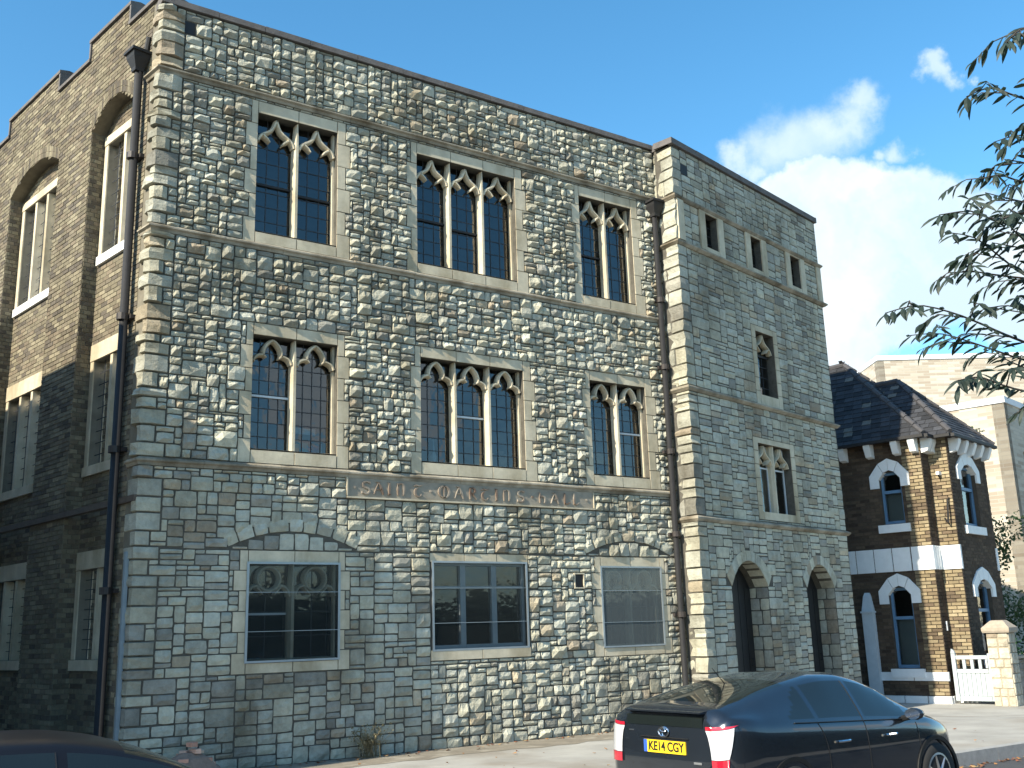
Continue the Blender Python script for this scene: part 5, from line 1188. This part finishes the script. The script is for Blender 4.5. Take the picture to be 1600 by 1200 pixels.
def make_car(name, label, loc, paint, zs=1.0, details=True, xs_=.87, yaw=0):
    car = thing(name, loc, label, 'car'); ox, oy, oz = loc
    xs = sorted(set([0, .02, .05, .085, .12, .16] + [.2 + .07 * k for k in range(59)] + [4.38, 4.42, 4.445, 4.46])); xs = [x for x in xs if x <= 4.46]
    secs = [section(x) for x in xs]; nv = len(secs[0])
    parts = {k: MB() for k in ('body', 'rear_glass', 'windscreen', 'side_window', 'door_glass', 'quarter_glass')}
    def where(x, v):
        if 7.25 < v:
            if .26 < x < 1.28: return 'rear_glass'
            if 2.62 < x < 3.42: return 'windscreen'
        if 5.2 < v < 6.95:
            if .95 + (v - 5.2) * .22 < x < 1.36: return 'quarter_glass'
            if 1.43 < x < 2.20: return 'side_window'
            if 2.27 < x < 3.28 - (v - 5.2) * .18: return 'door_glass'
        return 'body'
    W = lambda x, y, z: (ox + x * xs_, oy + y, oz + z * zs)
    for sg in (-1, 1):
        for i in range(len(xs) - 1):
            for j in range(nv - 1):
                v = (secs[i][j][0] + secs[i][j + 1][0]) / 2; x = (xs[i] + xs[i + 1]) / 2; k = where(x, v)
                q = [(xs[a], secs[a][b][1] * sg, secs[a][b][2]) for a, b in ((i, j), (i + 1, j), (i + 1, j + 1), (i, j + 1))]
                nm = k if k in ('body', 'rear_glass', 'windscreen') else k + ('_n' if sg < 0 else '_f')
                parts.setdefault(nm, MB()).quad([W(*p) for p in (q if sg < 0 else q[::-1])])
    b = parts['body']; r = secs[0]; ring = [(0, p[1], p[2]) for p in r] + [(0, -p[1], p[2]) for p in r[::-1][1:]]; b.quad([W(*p) for p in ring])
    import bmesh
    def finish(mbx, nm, mat):
        if not mbx.f: return None
        o = mbx.build(nm, mat, car, smooth=True); bm = bmesh.new(); bm.from_mesh(o.data); bmesh.ops.remove_doubles(bm, verts=bm.verts, dist=.0008); bmesh.ops.recalc_face_normals(bm, faces=bm.faces)
        for e in bm.edges:
            if len(e.link_faces) == 2 and e.calc_face_angle(0) > .6: e.smooth = False
        bm.to_mesh(o.data); bm.free(); return o
    body = finish(parts['body'], 'body', paint)
    for k, mbx in parts.items():
        if k != 'body': finish(mbx, {'door_glass_n': 'side_window', 'door_glass_f': 'side_window', 'side_window_n': 'side_window', 'side_window_f': 'side_window', 'quarter_glass_n': 'quarter_window', 'quarter_glass_f': 'quarter_window'}.get(k, k), M_CGLASS)
    FRr = Fr((ox, oy), (0, -1), (-1, 0))                 # rear face: u to the car's right as seen from behind
    def rear(u0, u1, z0, z1, w0, w1, nm, mat, par=None, tp=.004): m = MB(); m.box(FRr, u0, u1, w0, w1, oz + z0 * zs, oz + z1 * zs, taper=tp); return m.build(nm, mat, par or car)
    for wx in (.86, 3.56):
        for sg in (-1, 1):
            cx, cy, cz = ox + wx * xs_, oy + sg * .775, oz + .315; m = MB(); n = 28
            def ringy(rad, y): return [(cx + rad * math.cos(6.2832 * k / n), cy + sg * y, cz + rad * math.sin(6.2832 * k / n)) for k in range(n)]
            m.loft([ringy(.22, -.09), ringy(.30, -.10), ringy(.315, -.06), ringy(.315, .07), ringy(.30, .105), ringy(.215, .108)]); w_ = m.build('wheel', M_TYRE, car, smooth=True)
            m = MB(); m.loft([ringy(.212, .07), ringy(.214, .108), ringy(.195, .112), ringy(.18, .085)], caps=False)
            for s_ in range(7):
                a = 6.2832 * s_ / 7; m.tube([(cx + .03 * math.cos(a), cy + sg * .10, cz + .03 * math.sin(a)), (cx + .19 * math.cos(a), cy + sg * .10, cz + .19 * math.sin(a))], [.028, .018], 5)
            m.build('rim', M_RIM, w_)
            m = MB(); m.loft([[(cx + rad * math.cos(math.pi * k / 20), oy + sg * y, cz + rad * math.sin(math.pi * k / 20)) for rad, y in ((.345, .876), (.385, .878), (.385, .86), (.345, .85))] for k in range(21)]); m.build('wheel_arch', M_INK, car)
    for sg in (-1, 1):                                    # door mirrors
        m = MB(); rings = []
        for k, (dx, rr_) in enumerate(((-.02, .0), (-.015, .075), (.03, .085), (.09, .07), (.13, .03))): rings.append([W(2.98 + dx, sg * (.97 + .1 * math.cos(t * .628) * rr_ / .085), .985 + math.sin(t * .628) * rr_ * .75) for t in range(10)])
        m.loft(rings); mi = m.build('door_mirror', paint, car, smooth=True); m = MB(); m.tube([W(3.02, sg * .82, .93), W(3.02, sg * .90, .95)], .03, 6); m.build('mirror_arm', M_INK, mi)
        m = MB(); m.quad([W(2.958, sg * (.97 + .088 * math.cos(t * .628)), .985 + math.sin(t * .628) * .055) for t in range(10)]); m.build('mirror_glass', M_CHROME, mi)
    # tail lamps that wrap the rear corner
    def ysec(x, z):
        p = section(x)
        for a, b in zip(p, p[1:]):
            if a[2] <= z <= b[2] and b[2] > a[2]: return lerp(a[1], b[1], (z - a[2]) / (b[2] - a[2]))
        return p[-10][1]
    AS = [-.075, -.04, -.01, .012, .03, .055, .085, .12, .16, .20]
    def lamp(sg, nm, mat, lo, hi, amax, pr):
        m = MB(); rows = []
        for k in range(6):
            row = []
            for a in AS:
                a_ = min(a, amax(k / 5)); z = lerp(lo(a_), hi(a_), k / 5); xx = max(a_, .001); yy = ysec(xx, z)
                if a_ <= 0: row.append(W(-pr, sg * (ysec(.001, min(z, 1.0)) + a_), z))
                else: row.append(W(a_ - pr * .5, sg * (yy + pr), z))
            rows.append(row)
        m.loft(rows, closed=False); return m.build(nm, mat, car, smooth=True)
    for sg in (-1, 1):
        lamp(sg, 'tail_lamp', M_CLEAR, lambda a: .745 + max(a, 0) * .3, lambda a: 1.0 + max(a, 0) * .25, lambda q: .045 + .075 * q, .012)
        lamp(sg, 'brake_lens', M_RED, lambda a: .655, lambda a: .74 + max(a, 0) * .3, lambda q: .035 + .01 * q, .013)
        lamp(sg, 'lamp_top', M_RED, lambda a: 1.004 + max(a, 0) * .25, lambda a: 1.035 + max(a, 0) * .1, lambda q: .12 + .05 * q, .011)
    rear(-.58, .58, .30, .60, -.06, .045, 'rear_bumper', paint, tp=.03)
    rear(-.50, .50, 1.01, 1.12, -.04, .006, 'lower_rear_glass', M_CGLASS, tp=.01)
    rear(-.50, .50, 1.135, 1.175, -.16, .03, 'spoiler', paint, tp=.012)
    pl = rear(-.27, .27, .765, .885, -.02, .012, 'number_plate', M_PLATE, tp=.002)
    rear(-.27, -.225, .767, .883, .0121, .0135, 'country_band', M_PBLUE, pl, tp=0)
    rear(-.31, .31, .905, .918, -.02, .014, 'plate_lamp_strip', M_INK, tp=.003)
    if details:
        cu = bpy.data.curves.new('plate_text', 'FONT'); cu.body = 'KE14 CGY'; cu.size = .112; cu.extrude = .0015; cu.align_x = 'CENTER'; cu.align_y = 'CENTER'; cu.space_character = .96; cu.offset = .0022
        to = bpy.data.objects.new('plate_text', cu); COL.objects.link(to); bpy.context.view_layer.update(); dg = bpy.context.evaluated_depsgraph_get(); me = bpy.data.meshes.new_from_object(to.evaluated_get(dg)); bpy.data.objects.remove(to)
        zmid = oz + .825 * zs; wd = max(v.co.x for v in me.vertices) - min(v.co.x for v in me.vertices); sx = .455 / wd
        M4 = Matrix(((0, 0, -1, -.0145), (-1, 0, 0, 0), (0, 1, 0, zmid - oz), (0, 0, 0, 1)))
        for v in me.vertices: q = M4 @ Vector((v.co.x * sx + .022, v.co.y * 1.02, v.co.z)); v.co = q
        me.materials.clear(); me.materials.append(M_INK); tx = bpy.data.objects.new('plate_characters', me); COL.objects.link(tx); tx.parent = pl
        # oval emblem of three crossing ovals
        em = MB(); n = 28
        def oval(cx, cz, rx, rz, r):
            pts = [FRr.p(cx + rx * math.cos(6.2832 * k / n), .012, oz + (cz + rz * math.sin(6.2832 * k / n)) * zs) for k in range(n + 1)]; em.tube(pts, r, 5)
        oval(-.0, .965, .065, .044, .0075); oval(0, .982, .042, .018, .006); oval(0, .965, .017, .042, .006); em.build('emblem', M_CHROME, car)
        rear(-.47, -.40, .955, .972, -.02, .008, 'badge', M_CHROME, tp=.002); rear(.36, .46, .69, .715, -.02, .012, 'badge', M_CHROME, tp=.002)
        m = MB(); m.tube([W(1.02, -.02, 1.345), W(.80, -.02, 1.53)], [.006, .003], 5); m.loft([[W(1.03 + dx * s_, -.02 + dy * s_, z) for dx, dy in ((-.05, -.02), (.04, -.02), (.04, .02), (-.05, .02))] for s_, z in ((1, 1.335), (.5, 1.375))]); m.build('aerial', M_INK, car)
        m = MB(); m.tube([W(.42, -.25, 1.21), W(.75, .02, 1.30)], .008, 5); m.build('rear_wiper', M_INK, car)
    for sg in (-1, 1):
        for x, v0, v1 in ((1.40, 1.2, 5.0), (2.235, 1.2, 7.0), (3.26, 1.2, 4.9)):   # shut lines of the doors
            m = MB(); m.tube([W(x + (.10 * math.sin((p[0] - 1.2) / 3.8 * 3.14) if x < 1.5 else 0), sg * (p[1] + .0005), p[2]) for p in section(x) if v0 <= p[0] <= v1], .0045, 4); m.build('door_gap', M_INK, car)
        m = MB(); m.tube([W(x, sg * (cr(HWB, x) - .045 + .004), cr(ZB, x) + .008) for x in [1.0 + .12 * k for k in range(19)]], .006, 5); m.build('window_trim', M_INK, car)
        for x in (1.30, 2.20):
            m = MB(); m.tube([W(x + .35, sg * (.872 + .008), .80), W(x + .40, sg * .89, .80), W(x + .52, sg * .89, .80), W(x + .57, sg * .88, .80)], .012, 6); m.build('door_handle', M_CHROME if details else paint, car)
    car.rotation_euler.z = R_(yaw); return car
make_car('parked_car', 'dark blue-grey hatchback with yellow number plate parked in front of the tower', (3.14, -7.15, -.01), M_PAINT, zs=.965, yaw=3.5)
make_car('parked_car', 'black car in the bottom left corner with only its roof showing', (-4.55, -7.15, -.03), M_BLACK, zs=.94, details=False, xs_=1.0)

# ------------------------------------------------------------------ cherry tree whose branches hang in from the right
tree = thing('cherry_tree', (4.6, -14.4, GZ), 'leafy tree whose drooping branches hang in from the right edge', 'tree')
BR = [[(1.00,-12.41,4.65),(1.18,-12.42,4.79),(1.45,-12.49,4.89)],[(1.05,-12.14,4.50),(1.26,-12.16,4.60),(1.52,-12.19,4.60),(1.88,-12.28,4.59)],[(1.91,-11.78,4.62),(2.17,-11.83,4.71),(2.52,-11.91,4.68)],[(1.58,-11.83,4.28),(1.79,-11.85,4.35),(2.03,-11.86,4.36),(2.36,-11.95,4.38)],
[(0.82,-12.04,3.83),(1.06,-12.07,3.89),(1.29,-12.07,3.89),(1.51,-12.10,3.97),(1.86,-12.20,4.01)],[(1.27,-11.78,3.92),(1.52,-11.80,3.93),(1.76,-11.80,3.86),(2.00,-11.79,3.80),(2.38,-11.87,3.68)],[(1.33,-11.67,3.69),(1.55,-11.70,3.77),(1.79,-11.71,3.79),(2.06,-11.75,3.80),(2.43,-11.86,3.81)],
[(0.73,-11.73,3.39),(0.97,-11.76,3.46),(1.22,-11.79,3.45),(1.47,-11.80,3.42),(1.72,-11.81,3.38),(2.16,-11.92,3.28)],[(1.53,-11.31,3.49),(1.78,-11.34,3.53),(2.03,-11.35,3.52),(2.31,-11.38,3.48),(2.61,-11.42,3.44),(2.97,-11.51,3.42)],[(1.01,-11.90,3.03),(1.22,-11.90,3.07),(1.49,-11.93,3.03),(1.87,-12.03,3.01)],
[(1.45,-12.00,4.00),(1.65,-11.96,3.94),(1.87,-11.95,3.88),(2.18,-11.99,3.80)],[(1.54,-11.89,4.17),(1.78,-11.90,4.18),(2.01,-11.92,4.19),(2.35,-12.00,4.19)],[(1.51,-11.83,3.51),(1.73,-11.84,3.55),(1.97,-11.84,3.51),(2.31,-11.91,3.46)],[(1.70,-11.94,4.39),(1.91,-11.94,4.42),(2.28,-12.04,4.40)],[(1.89,-11.69,4.01),(2.13,-11.71,4.02),(2.54,-11.83,4.00)],[(2.27,-11.41,3.44),(2.53,-11.42,3.39),(2.93,-11.52,3.31)]]
m = MB(); m.tube([(4.6, -14.4, .0), (4.55, -14.35, 1.2), (4.5, -14.2, 2.4)], [.17, .14, .12], 10); trunk = m.build('trunk', M_BARK, tree, smooth=True)
LIMB = [[(4.5, -14.2, 2.35), (4.0, -13.5, 3.2), (3.2, -12.6, 3.9), (2.5, -12.0, 4.3)], [(4.5, -14.2, 2.35), (4.1, -13.3, 2.9), (3.4, -12.2, 3.3), (2.6, -11.7, 3.6)], [(4.5, -14.2, 2.35), (4.2, -13.6, 3.6), (3.4, -13.0, 4.6), (2.3, -12.4, 4.9)], [(4.5, -14.2, 2.35), (5.0, -14.0, 3.8), (5.6, -13.6, 5.2)], [(4.5, -14.2, 2.35), (4.7, -14.8, 3.8), (4.6, -15.4, 5.0)]]
for l in LIMB: m = MB(); m.tube(l, [.08, .055, .035, .02][:len(l)], 7); m.build('limb', M_BARK, tree, smooth=True)
rt = random.Random(31); leaf_me = bpy.data.meshes.new('leaf')
LV = [(0, 0, 0), (.25, .13, -.02), (.55, .16, -.06), (.8, .09, -.13), (1, 0, -.2), (.8, -.09, -.13), (.55, -.16, -.06), (.25, -.13, -.02), (.25, 0, .03), (.55, 0, .02), (.8, 0, -.06)]
LFc = [(0, 1, 8), (1, 2, 9, 8), (2, 3, 10, 9), (3, 4, 10), (0, 8, 7), (8, 9, 6, 7), (9, 10, 5, 6), (10, 4, 5)]
leaf_me.from_pydata([(x * .105, y * .092, z * .105) for x, y, z in LV], [], LFc); leaf_me.materials.append(M_LEAF)
def catmull(p, t):
    n = len(p) - 1; f = min(t, .9999) * n; i = int(f); t = f - i; P0, P1, P2, P3 = (Vector(p[max(i - 1, 0)]), Vector(p[i]), Vector(p[i + 1]), Vector(p[min(i + 2, n)]))
    return .5 * ((2 * P1) + (P2 - P0) * t + (2 * P0 - 5 * P1 + 4 * P2 - P3) * t * t + (3 * P1 - P0 - 3 * P2 + P3) * t ** 3)
ends = [Vector(q) for l in LIMB[:3] for q in l[1:]]
rest = MB()
def leaf_matrix(pos, d, droop):
    a = (d + Vector((0, 0, -droop))).normalized(); side_ = a.cross(Vector((0, 0, 1))).normalized(); side_ = (side_ + Vector((rt.gauss(0, .35), rt.gauss(0, .35), rt.gauss(0, .35)))).normalized(); nn = a.cross(side_).normalized()
    if nn.z < 0: nn = -nn
    side_ = nn.cross(a).normalized(); s_ = rt.uniform(.75, 1.25)
    return Matrix(((a.x * s_, side_.x * s_, nn.x * s_, pos.x), (a.y * s_, side_.y * s_, nn.y * s_, pos.y), (a.z * s_, side_.z * s_, nn.z * s_, pos.z), (0, 0, 0, 1)))
ALL = []
def sprout(path, lo, hi, step, br):
    L_ = sum((path[k + 1] - path[k]).length for k in range(len(path) - 1)); n = max(3, int(L_ * (hi - lo) / step))
    for k in range(n):
        t = lerp(lo, hi, (k + .2) / n); p = catmull(path, t); d = (catmull(path, max(t - .02, 0)) - catmull(path, min(t + .02, .999))).normalized(); sd_ = d.cross(Vector((0, 0, 1))).normalized() * (1 if k % 2 else -1)
        ALL.append((leaf_matrix(p, (d * .7 + sd_ * rt.uniform(.2, 1.0) + Vector((0, 0, rt.uniform(-.2, .35)))).normalized(), rt.uniform(.2, .75)), br))
for b in BR:
    root = min(ends, key=lambda e: (e - Vector(b[-1])).length); full = [Vector(q) for q in b] + [(Vector(b[-1]) + root) / 2 + Vector((0, 0, .05)), root]
    m = MB(); n = 18; pts = [catmull(full, k / n) for k in range(n + 1)]; m.tube(pts, [lerp(.0025, .011, k / n) for k in range(n + 1)], 5); tw = []
    for k in range(6):
        t = lerp(.10, .85, (k + rt.random()) / 6); p = catmull(full, t); d = (catmull(full, max(t - .03, 0)) - p).normalized(); sd_ = d.cross(Vector((0, 0, 1))).normalized() * (1 if k % 2 else -1); l = rt.uniform(.14, .30)
        path = [p + (d * .8 + sd_ * .8) * l + Vector((0, 0, -.03)), p + (d * .5 + sd_ * .5) * l + Vector((0, 0, .02)), p]; m.tube(path, [.0015, .003, .004], 4); tw.append(path)
    br = m.build('branch', M_BARK, tree, smooth=True); sprout(full, 0, .97, .04, br)
    for path in tw: sprout(path, 0, .9, .036, br)
# the leaves that show largest are objects, the others one mass
ax = Vector((CR[0][2], CR[1][2], CR[2][2])); axr = Vector((CR[0][0], CR[1][0], CR[2][0]))
def shows(e):
    v = e[0].translation - CAM; return abs(v.dot(axr) / v.dot(ax)) < .52
vis = sorted([e for e in ALL if shows(e)], key=lambda e: (e[0].translation - CAM).length); VIS = set(id(e) for e in vis[:300])
def join_leaf(M_):
    i = len(rest.v); rest.v += [tuple(M_ @ Vector((x * .105, y * .092, z * .105))) for x, y, z in LV]; rest.f += [tuple(i + q for q in f) for f in LFc]; rest.c += [(1, 1, 1)] * len(LFc)
for e in ALL:
    if id(e) in VIS: o = bpy.data.objects.new('leaf', leaf_me); COL.objects.link(o); o.parent = e[1]; o.matrix_local = Matrix.Translation(-tree.location) @ e[0]
    else: join_leaf(e[0])
def loose_leaves(cen, r, n):
    for k in range(n):
        p = Vector(cen) + Vector((rt.gauss(0, r), rt.gauss(0, r), rt.gauss(0, r * .6))); join_leaf(leaf_matrix(p, Vector((rt.gauss(0, 1), rt.gauss(0, 1), rt.gauss(0, .4))).normalized(), .4))
for c, r, n in (((3.4, -12.8, 4.6), .4, 500), ((3.8, -12.7, 3.6), .35, 300), ((4.6, -13.6, 5.2), .8, 900), ((5.4, -13.8, 5.0), .7, 600), ((4.6, -15.2, 4.8), .7, 600)): loose_leaves(c, r, n)
rest.build('crown', M_LEAF, tree, kind='stuff')
